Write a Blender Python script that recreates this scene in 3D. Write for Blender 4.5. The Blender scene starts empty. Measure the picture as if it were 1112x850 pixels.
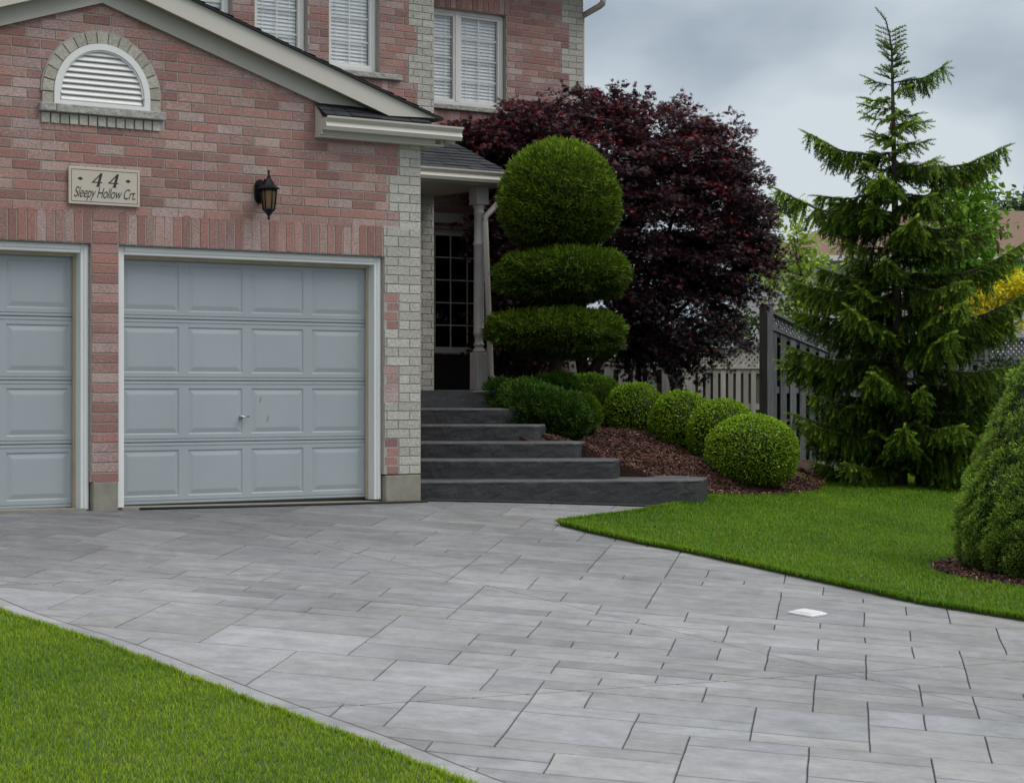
import bpy, math, random
import numpy as np
from mathutils import Vector, Matrix, noise as mnoise
random.seed(7); rng = np.random.default_rng(11)
SC = bpy.context.scene
COL = SC.collection
F = 2250.0; TH = math.radians(35.5); c_, s_ = math.cos(TH), math.sin(TH)
CX, CZ, EYE = -.858, 19.5, 1.02
def c2w(X, Z):
    dX, dZ = X-CX, Z-CZ
    return dX*c_+dZ*s_, -dX*s_+dZ*c_
def at(px, py, Z):
    """world point seen at reference pixel (px,py) at depth Z"""
    u, v = c2w((px-556)/F*Z, Z)
    return Vector((u, v, EYE+(425-py)*Z/F))
def sp(x): return math.log1p(math.exp(x)) if x < 30 else x
def ground(u, v):
    v = max(v, -22.0)
    return -.0834*.5*sp((-v-.15)/.5) - .0095*max(-12., min(8., u))
def ground_np(u, v):
    v = np.maximum(v, -22.0); x = (-v-.15)/.5
    return -.0834*.5*np.logaddexp(0, x) - .0095*np.clip(u, -12, 8)
def hit(px, py, lift=0.0):
    lo = None; Z = 6.0
    while Z < 60:
        p = at(px, py, Z)
        if p.z < ground(p.x, p.y)+lift: return p
        Z += .02
    return p

# ------------------------------------------------------------------ objects
def tag(o, label=None, cat=None, group=None, kind=None):
    if label: o['label'] = label
    if cat: o['category'] = cat
    if group: o['group'] = group
    if kind: o['kind'] = kind
    return o
def link(o, parent=None):
    COL.objects.link(o)
    if parent is not None:
        o.parent = parent
        # geometry is written in world coordinates: cancel the parents' offset
        p = parent; off = Vector((0, 0, 0))
        while p is not None: off += p.location; p = p.parent
        o.location = -off
    return o
def empty(name, loc):
    o = bpy.data.objects.new(name, None); o.location = loc; o.empty_display_size = .2
    COL.objects.link(o); return o
class MB:
    def __init__(s): s.v = []; s.f = []; s.c = []; s.smooth = []
    def add(s, vs, fs, col=(1, 1, 1), smooth=False):
        b = len(s.v); s.v += [tuple(p) for p in vs]
        s.f += [tuple(i+b for i in f) for f in fs]
        s.c += [col]*len(vs); s.smooth += [smooth]*len(fs)
    def box(s, a, b, col=(1, 1, 1), bev=0):
        x0, y0, z0 = a; x1, y1, z1 = b
        if bev <= 0:
            s.add([(x0,y0,z0),(x1,y0,z0),(x1,y1,z0),(x0,y1,z0),(x0,y0,z1),(x1,y0,z1),(x1,y1,z1),(x0,y1,z1)],
              [(0,3,2,1),(4,5,6,7),(0,1,5,4),(1,2,6,5),(2,3,7,6),(3,0,4,7)], col)
        else:
            vs = []; e = bev
            for z, d in ((z0, e), (z0+e, 0), (z1-e, 0), (z1, e)):
                for (x, y, dx, dy) in ((x0,y0,1,1),(x1,y0,-1,1),(x1,y1,-1,-1),(x0,y1,1,-1)):
                    if d: vs += [(x+dx*e, y+dy*e, z)]*1+[(x+dx*e, y+dy*e, z)]
                    else:
                        if (dx > 0) == (dy > 0): vs += [(x, y+dy*e, z), (x+dx*e, y, z)]
                        else: vs += [(x+dx*e, y, z), (x, y+dy*e, z)]
            fs = []
            for k in range(3):
                for i in range(8):
                    j = (i+1) % 8; fs.append((k*8+i, k*8+j, k*8+8+j, k*8+8+i))
            fs.append((6, 4, 2, 0)); fs.append((24, 26, 28, 30))
            s.add(vs, fs, col)
    def prism(s, poly, z0, z1, col=(1, 1, 1)):      # plan polygon (ccw)
        n = len(poly)
        s.add([(p[0], p[1], z0) for p in poly]+[(p[0], p[1], z1) for p in poly],
              [tuple(range(n-1, -1, -1)), tuple(range(n, 2*n))]+[(i, (i+1) % n, n+(i+1) % n, n+i) for i in range(n)], col)
    def yprism(s, poly, y0, y1, col=(1, 1, 1)):      # polygon in x,z seen from the front
        n = len(poly)
        s.add([(p[0], y0, p[1]) for p in poly]+[(p[0], y1, p[1]) for p in poly],
              [tuple(range(n)), tuple(range(2*n-1, n-1, -1))]+[(i, n+i, n+(i+1) % n, (i+1) % n) for i in range(n)], col)
    def xprism(s, poly, x0, x1, col=(1, 1, 1)):      # polygon in y,z
        n = len(poly)
        s.add([(x0, p[0], p[1]) for p in poly]+[(x1, p[0], p[1]) for p in poly],
              [tuple(range(n-1, -1, -1)), tuple(range(n, 2*n))]+[(i, (i+1) % n, n+(i+1) % n, n+i) for i in range(n)], col)
    def tube(s, pts, rad, seg=8, col=(1, 1, 1), caps=True):
        pts = [Vector(p) for p in pts]; n = len(pts)
        if not hasattr(rad, '__len__'): rad = [rad]*n
        rings = []; ref = Vector((.3, .2, 1))
        for i, p in enumerate(pts):
            d = (pts[min(i+1, n-1)]-pts[max(i-1, 0)]).normalized()
            a = d.cross(ref)
            if a.length < .05: a = d.cross(Vector((1, 0, 0)))
            a.normalize(); b = d.cross(a)
            rings += [p+(a*math.cos(t)+b*math.sin(t))*rad[i] for t in [2*math.pi*k/seg for k in range(seg)]]
        fs = [(i*seg+k, i*seg+(k+1) % seg, (i+1)*seg+(k+1) % seg, (i+1)*seg+k) for i in range(n-1) for k in range(seg)]
        if caps: fs += [tuple(range(seg-1, -1, -1)), tuple(range((n-1)*seg, n*seg))]
        s.add(rings, fs, col, True)
    def lathe(s, prof, cx, cy, seg=16, col=(1, 1, 1), rot=0, smooth=True):
        vs = [(cx+r*math.cos(rot+2*math.pi*k/seg), cy+r*math.sin(rot+2*math.pi*k/seg), z) for r, z in prof for k in range(seg)]
        n = len(prof)
        fs = [(i*seg+k, i*seg+(k+1) % seg, (i+1)*seg+(k+1) % seg, (i+1)*seg+k) for i in range(n-1) for k in range(seg)]
        fs += [tuple(range(seg-1, -1, -1)), tuple(range((n-1)*seg, n*seg))]
        s.add(vs, fs, col, smooth)
    def build(s, name, mat, parent=None, auto=True):
        me = bpy.data.meshes.new(name); me.from_pydata(s.v, [], s.f)
        me.polygons.foreach_set('use_smooth', s.smooth)
        at_ = me.color_attributes.new('Col', 'FLOAT_COLOR', 'POINT')
        at_.data.foreach_set('color', np.array([(*c[:3], 1) for c in s.c], dtype=np.float32).ravel())
        me.materials.append(mat); me.update()
        return link(bpy.data.objects.new(name, me), parent)
def np_mesh(name, V, Fa, C, mat, parent=None, smooth=False):
    """V (n,3), Fa (m,k) one face size, C (n,3)"""
    me = bpy.data.meshes.new(name); n = len(V); m, k = Fa.shape
    me.vertices.add(n); me.vertices.foreach_set('co', V.astype(np.float32).ravel())
    me.loops.add(m*k); me.loops.foreach_set('vertex_index', Fa.astype(np.int32).ravel())
    me.polygons.add(m); me.polygons.foreach_set('loop_start', np.arange(0, m*k, k, dtype=np.int32))
    if smooth: me.polygons.foreach_set('use_smooth', np.ones(m, dtype=bool))
    me.update(calc_edges=True)
    a = me.color_attributes.new('Col', 'FLOAT_COLOR', 'POINT')
    C4 = np.ones((n, 4), dtype=np.float32); C4[:, :3] = C; a.data.foreach_set('color', C4.ravel())
    me.materials.append(mat)
    return link(bpy.data.objects.new(name, me), parent)

# ------------------------------------------------------------------ materials
def mat(name, col=(.5, .5, .5), rough=.6, metal=0, vcol=False, n1=None, bump=None, spec=.5, var=.15, transl=0, coat=0):
    """n1=(scale, (sx,sy,sz)) colour noise; bump=(scale, strength, dist)"""
    m = bpy.data.materials.new(name); m.use_nodes = True; nt = m.node_tree; N = nt.nodes; L = nt.links
    bs = N['Principled BSDF']; out = N['Material Output']
    bs.inputs['Roughness'].default_value = rough; bs.inputs['Metallic'].default_value = metal
    bs.inputs['Specular IOR Level'].default_value = spec; bs.inputs['Coat Weight'].default_value = coat
    tc = N.new('ShaderNodeTexCoord')
    rgb = N.new('ShaderNodeRGB'); rgb.outputs[0].default_value = (*col, 1); cur = rgb.outputs[0]
    if vcol:
        at_ = N.new('ShaderNodeAttribute'); at_.attribute_name = 'Col'
        mx = N.new('ShaderNodeMix'); mx.data_type = 'RGBA'; mx.blend_type = 'MULTIPLY'; mx.inputs[0].default_value = 1
        L.new(cur, mx.inputs[6]); L.new(at_.outputs['Color'], mx.inputs[7]); cur = mx.outputs[2]
    if n1:
        sc, st = n1
        mp = N.new('ShaderNodeMapping'); mp.inputs['Scale'].default_value = st; L.new(tc.outputs['Object'], mp.inputs[0])
        nz = N.new('ShaderNodeTexNoise'); nz.inputs['Scale'].default_value = sc; nz.inputs['Detail'].default_value = 6
        nz.inputs['Roughness'].default_value = .65; L.new(mp.outputs[0], nz.inputs[0])
        mr = N.new('ShaderNodeMapRange'); mr.inputs[1].default_value = .25; mr.inputs[2].default_value = .75
        mr.inputs[3].default_value = 1-var; mr.inputs[4].default_value = 1+var; L.new(nz.outputs[0], mr.inputs[0])
        mx = N.new('ShaderNodeMix'); mx.data_type = 'RGBA'; mx.blend_type = 'MULTIPLY'; mx.inputs[0].default_value = 1
        L.new(cur, mx.inputs[6]); L.new(mr.outputs[0], mx.inputs[7]); cur = mx.outputs[2]
    L.new(cur, bs.inputs['Base Color'])
    if bump:
        nz = N.new('ShaderNodeTexNoise'); nz.inputs['Scale'].default_value = bump[0]; nz.inputs['Detail'].default_value = 5
        L.new(tc.outputs['Object'], nz.inputs[0])
        bp = N.new('ShaderNodeBump'); bp.inputs['Strength'].default_value = bump[1]; bp.inputs['Distance'].default_value = bump[2]
        L.new(nz.outputs[0], bp.inputs['Height']); L.new(bp.outputs[0], bs.inputs['Normal'])
    if transl:
        tr = N.new('ShaderNodeBsdfTranslucent'); L.new(cur, tr.inputs[0])
        ms = N.new('ShaderNodeMixShader'); ms.inputs[0].default_value = transl
        L.new(bs.outputs[0], ms.inputs[1]); L.new(tr.outputs[0], ms.inputs[2]); L.new(ms.outputs[0], out.inputs[0])
    m['rgb'] = col
    return m
def nodes(m): return m.node_tree.nodes, m.node_tree.links

M = {}
M['white'] = mat('white_paint', (.74, .75, .75), .4, n1=(3, (1, 1, .3)), var=.06)
M['cream'] = mat('cream_aluminium', (.55, .53, .475), .45, n1=(1.5, (1, 1, 1)), var=.05)
M['cream2'] = mat('cream_frieze', (.42, .41, .365), .5, n1=(2, (1, 1, 1)), var=.06)
M['colpaint'] = mat('column_paint', (.42, .42, .42), .5, n1=(9, (1, 1, .35)), var=.16)
M['soffit'] = mat('soffit_panel', (.26, .245, .19), .6, n1=(3, (1, 1, 1)), var=.1)  # darker than the other trim: soffit shade put into the colour
M['frame'] = mat('window_frame_vinyl', (.74, .74, .72), .4, n1=(2, (1, 1, 1)), var=.04)
M['tan'] = mat('tan_stop', (.42, .36, .25), .7, n1=(6, (1, 1, .4)), var=.2)
M['door'] = mat('grey_door_paint', (.345, .385, .415), .42, n1=(1.3, (1, 1, .5)), var=.08, bump=(260, .06, .002))
M['mortar'] = mat('mortar', (.36, .335, .31), .95, n1=(25, (1, 1, 1)), var=.15, bump=(120, .3, .002))
M['concrete'] = mat('foundation_concrete', (.25, .24, .20), .9, n1=(7, (1, 1, 1)), var=.22, bump=(70, .5, .004))
M['stone'] = mat('sill_stone', (.36, .355, .33), .9, n1=(14, (1, 1, 1)), var=.3, bump=(28, .9, .02))
M['black'] = mat('black_metal', (.005, .006, .008), .4, spec=.3)
M['shingle'] = mat('shingle', (.026, .029, .037), .9, vcol=True, n1=(45, (1, 1, 1)), var=.4, bump=(150, .6, .004))
M['dark'] = mat('dark_inside', (.012, .012, .014), .9)
M['interior'] = mat('room_inside', (.10, .12, .14), .9)
M['blind'] = mat('blind_slats', (.93, .95, .95), .5, transl=.25)
M['steel'] = mat('handle_steel', (.5, .5, .5), .3, metal=1)
M['rubber'] = mat('black_rubber', (.012, .012, .012), .6)
M['plate'] = mat('white_plate', (.66, .68, .70), .4, n1=(9, (1, 1, 1)), var=.12)
M['mark'] = mat('scuff', (.2, .19, .12), .8)
M['ink'] = mat('sign_ink', (.02, .02, .02), .6)
M['signface'] = mat('sign_face', (.52, .475, .41), .6, n1=(40, (1, 1, 1)), var=.05)
M['lampglass'] = mat('lamp_glass', (.16, .105, .05), .25, n1=(14, (1, 1, .3)), var=.3)
M['bark'] = mat('bark', (.05, .04, .034), .9, n1=(20, (1, 1, .25)), var=.35, bump=(40, .8, .01))
M['soil'] = mat('earth', (.05, .035, .022), .95, n1=(3, (1, 1, 1)), var=.3, bump=(12, .6, .03))
M['mulchbase'] = mat('mulch_base', (.045, .02, .014), .95, n1=(30, (1, 1, 1)), var=.5, bump=(45, 1, .02))
M['chip'] = mat('mulch_chip', (1, 1, 1), .9, vcol=True)
M['lawn'] = mat('lawn_base', (.045, .085, .014), .9, n1=(2.2, (1, 1, 1)), var=.3, bump=(70, .7, .02))
M['grass'] = mat('grass_blades', (1, 1, 1), .55, vcol=True, transl=.35, spec=.25)
M['leaf'] = mat('leaves', (1, 1, 1), .5, vcol=True, transl=.28, spec=.3)
M['maple'] = mat('maple_leaves', (1, 1, 1), .5, vcol=True, transl=.22, spec=.3)
M['needle'] = mat('needles', (1, 1, 1), .55, vcol=True, transl=.12, spec=.25)
M['woodgrey'] = mat('weathered_wood', (.105, .110, .118), .85, vcol=True, n1=(6, (6, 6, .5)), var=.5, bump=(60, .4, .004))
M['woodlight'] = mat('lit_weathered_wood', (.46, .44, .40), .85, vcol=True, n1=(6, (6, 6, .5)), var=.25, bump=(60, .4, .004))  # picket fence wood, its brighter light put into the pale colour
M['siding'] = mat('siding', (.52, .52, .53), .7, n1=(1.2, (1, 1, 1)), var=.06)
M['brownroof'] = mat('brown_shingle', (.17, .105, .08), .9, vcol=True, n1=(14, (1, 1, 3)), var=.3)
M['dstone'] = mat('step_concrete', (.030, .031, .034), .6, vcol=True, n1=(5, (1, 1, 2)), var=.4, bump=(14, .5, .022))
# coloured brick: clay colour from the mesh, whitish wash where the noise says so
def brick_material():
    m = mat('brick', (1, 1, 1), .9, vcol=True); N, L = nodes(m); bs = N['Principled BSDF']
    src = bs.inputs['Base Color'].links[0].from_socket
    tc = [n for n in N if n.type == 'TEX_COORD'][0]
    mp = N.new('ShaderNodeMapping'); mp.inputs['Scale'].default_value = (.75, 1, 2.4); L.new(tc.outputs['Object'], mp.inputs[0])
    n1 = N.new('ShaderNodeTexNoise'); n1.inputs['Scale'].default_value = 42; n1.inputs['Detail'].default_value = 8; n1.inputs['Roughness'].default_value = .78
    L.new(mp.outputs[0], n1.inputs[0])
    n2 = N.new('ShaderNodeTexNoise'); n2.inputs['Scale'].default_value = 2.2; n2.inputs['Detail'].default_value = 3; L.new(tc.outputs['Object'], n2.inputs[0])
    al = N.new('ShaderNodeAttribute'); al.attribute_name = 'Wash'
    ad = N.new('ShaderNodeMath'); ad.operation = 'MULTIPLY_ADD'; L.new(n2.outputs[0], ad.inputs[0]); ad.inputs[1].default_value = .34; L.new(al.outputs['Fac'], ad.inputs[2])
    a2 = N.new('ShaderNodeMath'); a2.operation = 'ADD'; L.new(n1.outputs[0], a2.inputs[0]); L.new(ad.outputs[0], a2.inputs[1])
    mr = N.new('ShaderNodeMapRange'); mr.inputs[1].default_value = .64; mr.inputs[2].default_value = .93; mr.inputs[3].default_value = .14; mr.inputs[4].default_value = .92; L.new(a2.outputs[0], mr.inputs[0])
    mx = N.new('ShaderNodeMix'); mx.data_type = 'RGBA'; L.new(mr.outputs[0], mx.inputs[0]); L.new(src, mx.inputs[6]); mx.inputs[7].default_value = (.53, .445, .43, 1)
    n3 = N.new('ShaderNodeTexNoise'); n3.inputs['Scale'].default_value = 60; n3.inputs['Detail'].default_value = 4; L.new(tc.outputs['Object'], n3.inputs[0])
    m3 = N.new('ShaderNodeMapRange'); m3.inputs[1].default_value = .3; m3.inputs[2].default_value = .7; m3.inputs[3].default_value = .72; m3.inputs[4].default_value = 1.22; L.new(n3.outputs[0], m3.inputs[0])
    m4 = N.new('ShaderNodeMix'); m4.data_type = 'RGBA'; m4.blend_type = 'MULTIPLY'; m4.inputs[0].default_value = 1; L.new(mx.outputs[2], m4.inputs[6]); L.new(m3.outputs[0], m4.inputs[7])
    L.new(m4.outputs[2], bs.inputs['Base Color'])
    bp = N.new('ShaderNodeBump'); bp.inputs['Strength'].default_value = .8; bp.inputs['Distance'].default_value = .012
    L.new(n1.outputs[0], bp.inputs['Height']); L.new(bp.outputs[0], bs.inputs['Normal'])
    return m
M['brick'] = brick_material()
M['quoin'] = mat('pale_brick', (1, 1, 1), .9, vcol=True, n1=(30, (1, 1, 1.6)), var=.3, bump=(40, .8, .01))
def glass_material(name, tint, refl):
    m = bpy.data.materials.new(name); m.use_nodes = True; N, L = nodes(m); N.remove(N['Principled BSDF'])
    out = N['Material Output']; t = N.new('ShaderNodeBsdfTransparent'); t.inputs[0].default_value = (*tint, 1)
    g = N.new('ShaderNodeBsdfGlossy'); g.inputs['Roughness'].default_value = .03
    fr = N.new('ShaderNodeFresnel'); fr.inputs[0].default_value = 1.5
    N.remove(fr)
    ms = N.new('ShaderNodeMixShader'); ms.inputs[0].default_value = refl; L.new(t.outputs[0], ms.inputs[1]); L.new(g.outputs[0], ms.inputs[2])
    L.new(ms.outputs[0], out.inputs[0]); return m
M['glass'] = glass_material('window_glass', (.97, .99, 1.0), .10)
M['darkglass'] = glass_material('dark_glass', (.35, .38, .4), .05)
# stamped concrete
def paving_material():
    m = mat('stamped_concrete', (.250, .256, .275), .5, vcol=True, spec=.45); N, L = nodes(m); bs = N['Principled BSDF']
    src = bs.inputs['Base Color'].links[0].from_socket; tc = [n for n in N if n.type == 'TEX_COORD'][0]
    mp = N.new('ShaderNodeMapping'); mp.inputs['Rotation'].default_value = (0, 0, math.radians(45)); mp.inputs['Scale'].default_value = (1, 1, 1); L.new(tc.outputs['Object'], mp.inputs[0])
    mp2 = N.new('ShaderNodeMapping'); mp2.inputs['Scale'].default_value = (1, 1.9, 1); L.new(mp.outputs[0], mp2.inputs[0])
    def nz(sc, det, frm, lo, hi, a=.28, b=.72, ro=.6):
        n = N.new('ShaderNodeTexNoise'); n.inputs['Scale'].default_value = sc; n.inputs['Detail'].default_value = det; n.inputs['Roughness'].default_value = ro; L.new(frm, n.inputs[0])
        r = N.new('ShaderNodeMapRange'); r.inputs[1].default_value = a; r.inputs[2].default_value = b; r.inputs[3].default_value = lo; r.inputs[4].default_value = hi; L.new(n.outputs[0], r.inputs[0]); return n, r
    cur = src
    streak, r1 = nz(3.0, 9, mp2.outputs[0], .82, 1.18, ro=.75)
    _, r2 = nz(.55, 7, tc.outputs['Object'], .74, 1.24, ro=.62)
    _, r3 = nz(5, 10, tc.outputs['Object'], .70, 1.26, ro=.8)
    for r in (r1, r2, r3):
        x = N.new('ShaderNodeMix'); x.data_type = 'RGBA'; x.blend_type = 'MULTIPLY'; x.inputs[0].default_value = 1; L.new(cur, x.inputs[6]); L.new(r.outputs[0], x.inputs[7]); cur = x.outputs[2]
    # saw-cut control joints: straight lines through the pattern
    sx = N.new('ShaderNodeSeparateXYZ'); L.new(tc.outputs['Object'], sx.inputs[0])
    for (p, q) in (((-2.55, -1.8), (-2.05, -8.07)), ((-4.31, -7.51), (-.61, -7.85)), ((-5.4, -3.55), (.5, -3.7))):
        dx, dy = q[0]-p[0], q[1]-p[1]; l = math.hypot(dx, dy); nx, ny = -dy/l, dx/l; d0 = nx*p[0]+ny*p[1]
        a = N.new('ShaderNodeMath'); a.operation = 'MULTIPLY'; a.inputs[1].default_value = nx; L.new(sx.outputs[0], a.inputs[0])
        b = N.new('ShaderNodeMath'); b.operation = 'MULTIPLY_ADD'; b.inputs[1].default_value = ny; L.new(sx.outputs[1], b.inputs[0]); L.new(a.outputs[0], b.inputs[2])
        e = N.new('ShaderNodeMath'); e.operation = 'SUBTRACT'; e.inputs[1].default_value = d0; L.new(b.outputs[0], e.inputs[0])
        f = N.new('ShaderNodeMath'); f.operation = 'ABSOLUTE'; L.new(e.outputs[0], f.inputs[0])
        g = N.new('ShaderNodeMapRange'); g.inputs[1].default_value = .003; g.inputs[2].default_value = .008; g.inputs[3].default_value = .35; g.inputs[4].default_value = 1; L.new(f.outputs[0], g.inputs[0])
        x = N.new('ShaderNodeMix'); x.data_type = 'RGBA'; x.blend_type = 'MULTIPLY'; x.inputs[0].default_value = 1; L.new(cur, x.inputs[6]); L.new(g.outputs[0], x.inputs[7]); cur = x.outputs[2]
    L.new(cur, bs.inputs['Base Color'])
    bp = N.new('ShaderNodeBump'); bp.inputs['Strength'].default_value = .8; bp.inputs['Distance'].default_value = .014; L.new(streak.outputs[0], bp.inputs['Height']); L.new(bp.outputs[0], bs.inputs['Normal'])
    rr = N.new('ShaderNodeMapRange'); rr.inputs[3].default_value = .38; rr.inputs[4].default_value = .7; L.new(streak.outputs[0], rr.inputs[0]); L.new(rr.outputs[0], bs.inputs['Roughness'])
    return m
M['paving'] = paving_material()
M['grout'] = mat('paving_joint', (.065, .065, .07), .9)

# ------------------------------------------------------------------ camera, world, light
cam = bpy.data.cameras.new('camera'); co = bpy.data.objects.new('camera', cam); COL.objects.link(co)
cu, cv = c2w(0, 0); co.location = (cu, cv, EYE); co.rotation_euler = (math.pi/2, 0, -TH)
cam.sensor_width = 36; cam.lens = F/1112*36; cam.clip_end = 3000; cam.clip_start = .1; SC.camera = co
SUN_EL, SUN_AZ = math.radians(54), math.radians(142)      # azimuth clockwise from +Y
w = bpy.data.worlds.new('World'); SC.world = w; w.use_nodes = True; N, L = w.node_tree.nodes, w.node_tree.links
bg = N['Background']; bg.inputs[1].default_value = .1
sky = N.new('ShaderNodeTexSky'); sky.sky_type = 'NISHITA'; sky.sun_disc = False; sky.sun_elevation = SUN_EL; sky.sun_rotation = SUN_AZ
tc = N.new('ShaderNodeTexCoord'); mp = N.new('ShaderNodeMapping'); mp.inputs['Scale'].default_value = (1, 1, 2.6); mp.inputs['Location'].default_value = (.35, .2, .1)
L.new(tc.outputs['Generated'], mp.inputs[0])
nz = N.new('ShaderNodeTexNoise'); nz.inputs['Scale'].default_value = 4.2; nz.inputs['Detail'].default_value = 5; nz.inputs['Roughness'].default_value = .45; nz.inputs['Distortion'].default_value = .3; L.new(mp.outputs[0], nz.inputs[0])
cr = N.new('ShaderNodeValToRGB'); e = cr.color_ramp.elements
e[0].position = .40; e[0].color = (.285, .35, .43, 1); e[1].position = .60; e[1].color = (.62, .685, .73, 1); L.new(nz.outputs[0], cr.inputs[0])
sx = N.new('ShaderNodeSeparateXYZ'); L.new(tc.outputs['Generated'], sx.inputs[0])
mr = N.new('ShaderNodeMapRange'); mr.inputs[1].default_value = .22; mr.inputs[2].default_value = .9; mr.inputs[3].default_value = 10.5; mr.inputs[4].default_value = 27.0; L.new(sx.outputs[2], mr.inputs[0])
mul = N.new('ShaderNodeMix'); mul.data_type = 'RGBA'; mul.blend_type = 'MULTIPLY'; mul.inputs[0].default_value = 1; mrz = N.new('ShaderNodeMapRange'); mrz.inputs[1].default_value = .25; mrz.inputs[2].default_value = .8; L.new(sx.outputs[2], mrz.inputs[0])
neu = N.new('ShaderNodeMix'); neu.data_type = 'RGBA'; L.new(mrz.outputs[0], neu.inputs[0]); L.new(cr.outputs[0], neu.inputs[6]); neu.inputs[7].default_value = (.56, .545, .51, 1)
L.new(neu.outputs[2], mul.inputs[6]); L.new(mr.outputs[0], mul.inputs[7])
mx = N.new('ShaderNodeMix'); mx.data_type = 'RGBA'; mx.inputs[0].default_value = .06; L.new(mul.outputs[2], mx.inputs[6]); L.new(sky.outputs[0], mx.inputs[7])
L.new(mx.outputs[2], bg.inputs[0])
sl = bpy.data.lights.new('sun', 'SUN'); so = bpy.data.objects.new('sun', sl); COL.objects.link(so)
sl.energy = 1.25; sl.angle = math.radians(32); sl.color = (1, .97, .92)
d = Vector((math.sin(SUN_AZ)*math.cos(SUN_EL), math.cos(SUN_AZ)*math.cos(SUN_EL), math.sin(SUN_EL)))
so.rotation_euler = d.to_track_quat('Z', 'Y').to_euler(); so.location = (5, -10, 20)
SC.view_settings.view_transform = 'Standard'; SC.view_settings.look = 'None'; SC.view_settings.exposure = 0
SC.cycles.max_bounces = 6; SC.cycles.diffuse_bounces = 3; SC.cycles.transparent_max_bounces = 8

# ------------------------------------------------------------------ terrain
def sheet(name, us, vs, dz, material, keep=None, skirt=0):
    V = []; idx = {}; Fc = []
    U, Vv = np.meshgrid(us, vs, indexing='ij')
    Zz = ground_np(U, Vv)+dz; n, m = U.shape
    V = np.stack([U, Vv, Zz], -1).reshape(-1, 3)
    for i in range(n-1):
        for j in range(m-1):
            Fc.append((i*m+j, (i+1)*m+j, (i+1)*m+j+1, i*m+j+1))
    o = np_mesh(name, V, np.array(Fc), np.ones((len(V), 3)), material); return o
far = [-900, -300, -100, -40]
us = np.array(far+list(np.arange(-24, 30.1, 1.0))+[45, 100, 300, 900], float)
vs = np.array(far+list(np.arange(-24, 14.1, .4))+[20, 40, 100, 300, 900], float)
tag(sheet('ground', us, vs, -.035, M['soil']), kind='structure')
tag(sheet('driveway_joint_bed', np.arange(-6.2, 6.01, .25), np.arange(-20, 1.3, .2), -.009, M['grout']), kind='structure')
# stamped tiles, laid at 45 degrees to the house
A = Vector((.704, .710)); A.normalize(); B = Vector((A.y, -A.x))
def tiles():
    mb = MB(); ua, ub = .205, .29; NA, NB = 150, 90; used = np.zeros((NA, NB), bool)
    r = random.Random(5)
    opts = [(2, 2), (2, 2), (1, 2), (3, 2), (3, 2), (2, 1), (1, 2), (2, 3), (3, 3), (1, 3)]
    for j in range(NB):
        for i in range(NA):
            if used[i, j]: continue
            cand = opts[:]; r.shuffle(cand)
            for (da, db) in cand+[(2, 1), (1, 1)]:
                if i+da <= NA and j+db <= NB and not used[i:i+da, j:j+db].any(): break
            used[i:i+da, j:j+db] = True
            a0, a1, b0, b1 = i*ua-20, (i+da)*ua-20, j*ub-11, (j+db)*ub-11
            ce = A*((a0+a1)/2)+B*((b0+b1)/2)
            if not (-6.1 < ce.x < 6 and -19.5 < ce.y < 1.0): continue
            if ce.x < -.3 and ce.y > .35: continue
            if ce.x > 1.2 and ce.y < -2.5: continue
            k = (.84+.28*r.random())*(1-.34*max(0, min(1, (ce.y+4.2)/3.6))*max(.35, min(1, (1.5-ce.x)/3.5))); kk = r.random(); col = (k*(1+.05*(kk-.5)), k*(1+.02*(kk-.5)), k*(1-.03*(kk-.5)))  # tiles darken towards the garage: shade painted into their colour
            h = r.uniform(-.0012, .0012); vv = []; NS = 5
            for (e, e2, dz) in ((.002, .0012, -.0075), (.0105, .0058, h)):
                cs4 = ((a0+e, b0+e2), (a1-e, b0+e2), (a1-e, b1-e2), (a0+e, b1-e2))
                for q in range(4):
                    (pa, pb), (qa, qb) = cs4[q], cs4[(q+1) % 4]
                    for i_ in range(NS):
                        a = pa+(qa-pa)*i_/NS; b = pb+(qb-pb)*i_/NS
                        p = A*(a+.006*mnoise.noise(Vector((a*3.1, b*3.1, 2))))+B*(b+.006*mnoise.noise(Vector((a*3.1, b*3.1, 9))))
                        vv.append((p.x, p.y, ground(p.x, p.y)+dz))
            dark = (.30, .30, .31); n_ = 4*NS
            b_ = len(mb.v); mb.v += vv; mb.c += [dark]*n_+[col]*n_
            mb.f += [tuple(b_+n_+q for q in range(n_-1, -1, -1))]+[(b_+q, b_+n_+q, b_+n_+(q+1) % n_, b_+(q+1) % n_) for q in range(n_)]; mb.smooth += [False]*(n_+1)
    return mb
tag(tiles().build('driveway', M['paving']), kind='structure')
# smooth band along the left lawn
_e = [hit(px, py, .03) for px, py in ((0, 662), (100, 695), (200, 731), (300, 771), (400, 808), (520, 854))]
EDGE = [(_e[0].x-.18, -1.0), (_e[0].x-.06, -3.0)]+[(p.x, p.y) for p in _e]+[(_e[-1].x+.06, -11), (_e[-1].x+.12, -14), (_e[-1].x+.15, -20)]
def edge_u(v):
    for (a, b) in zip(EDGE, EDGE[1:]):
        if b[1] <= v <= a[1]: return a[0]+(b[0]-a[0])*(a[1]-v)/(a[1]-b[1])
    return EDGE[0][0] if v > EDGE[0][1] else EDGE[-1][0]
mb = MB()
vv_ = list(np.arange(-19.8, 0, .3))
for i in range(len(vv_)-1):
    a, b = vv_[i], vv_[i+1]
    q = []
    for v in (a, b):
        e = edge_u(v)+.012*math.sin(v*3)
        q += [(e-.1, v, ground(e, v)+.006), (e+.20, v, ground(e, v)+.006), (e+.202, v, ground(e, v)+.0045), (e+.216, v, ground(e, v)+.004)]
    b0_ = len(mb.v); mb.add(q, [(0, 1, 5, 4), (1, 2, 6, 5), (2, 3, 7, 6)], (1.1, 1.1, 1.1))
    for i_ in (2, 3, 6, 7): mb.c[b0_+i_] = (.2, .2, .2)
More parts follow.
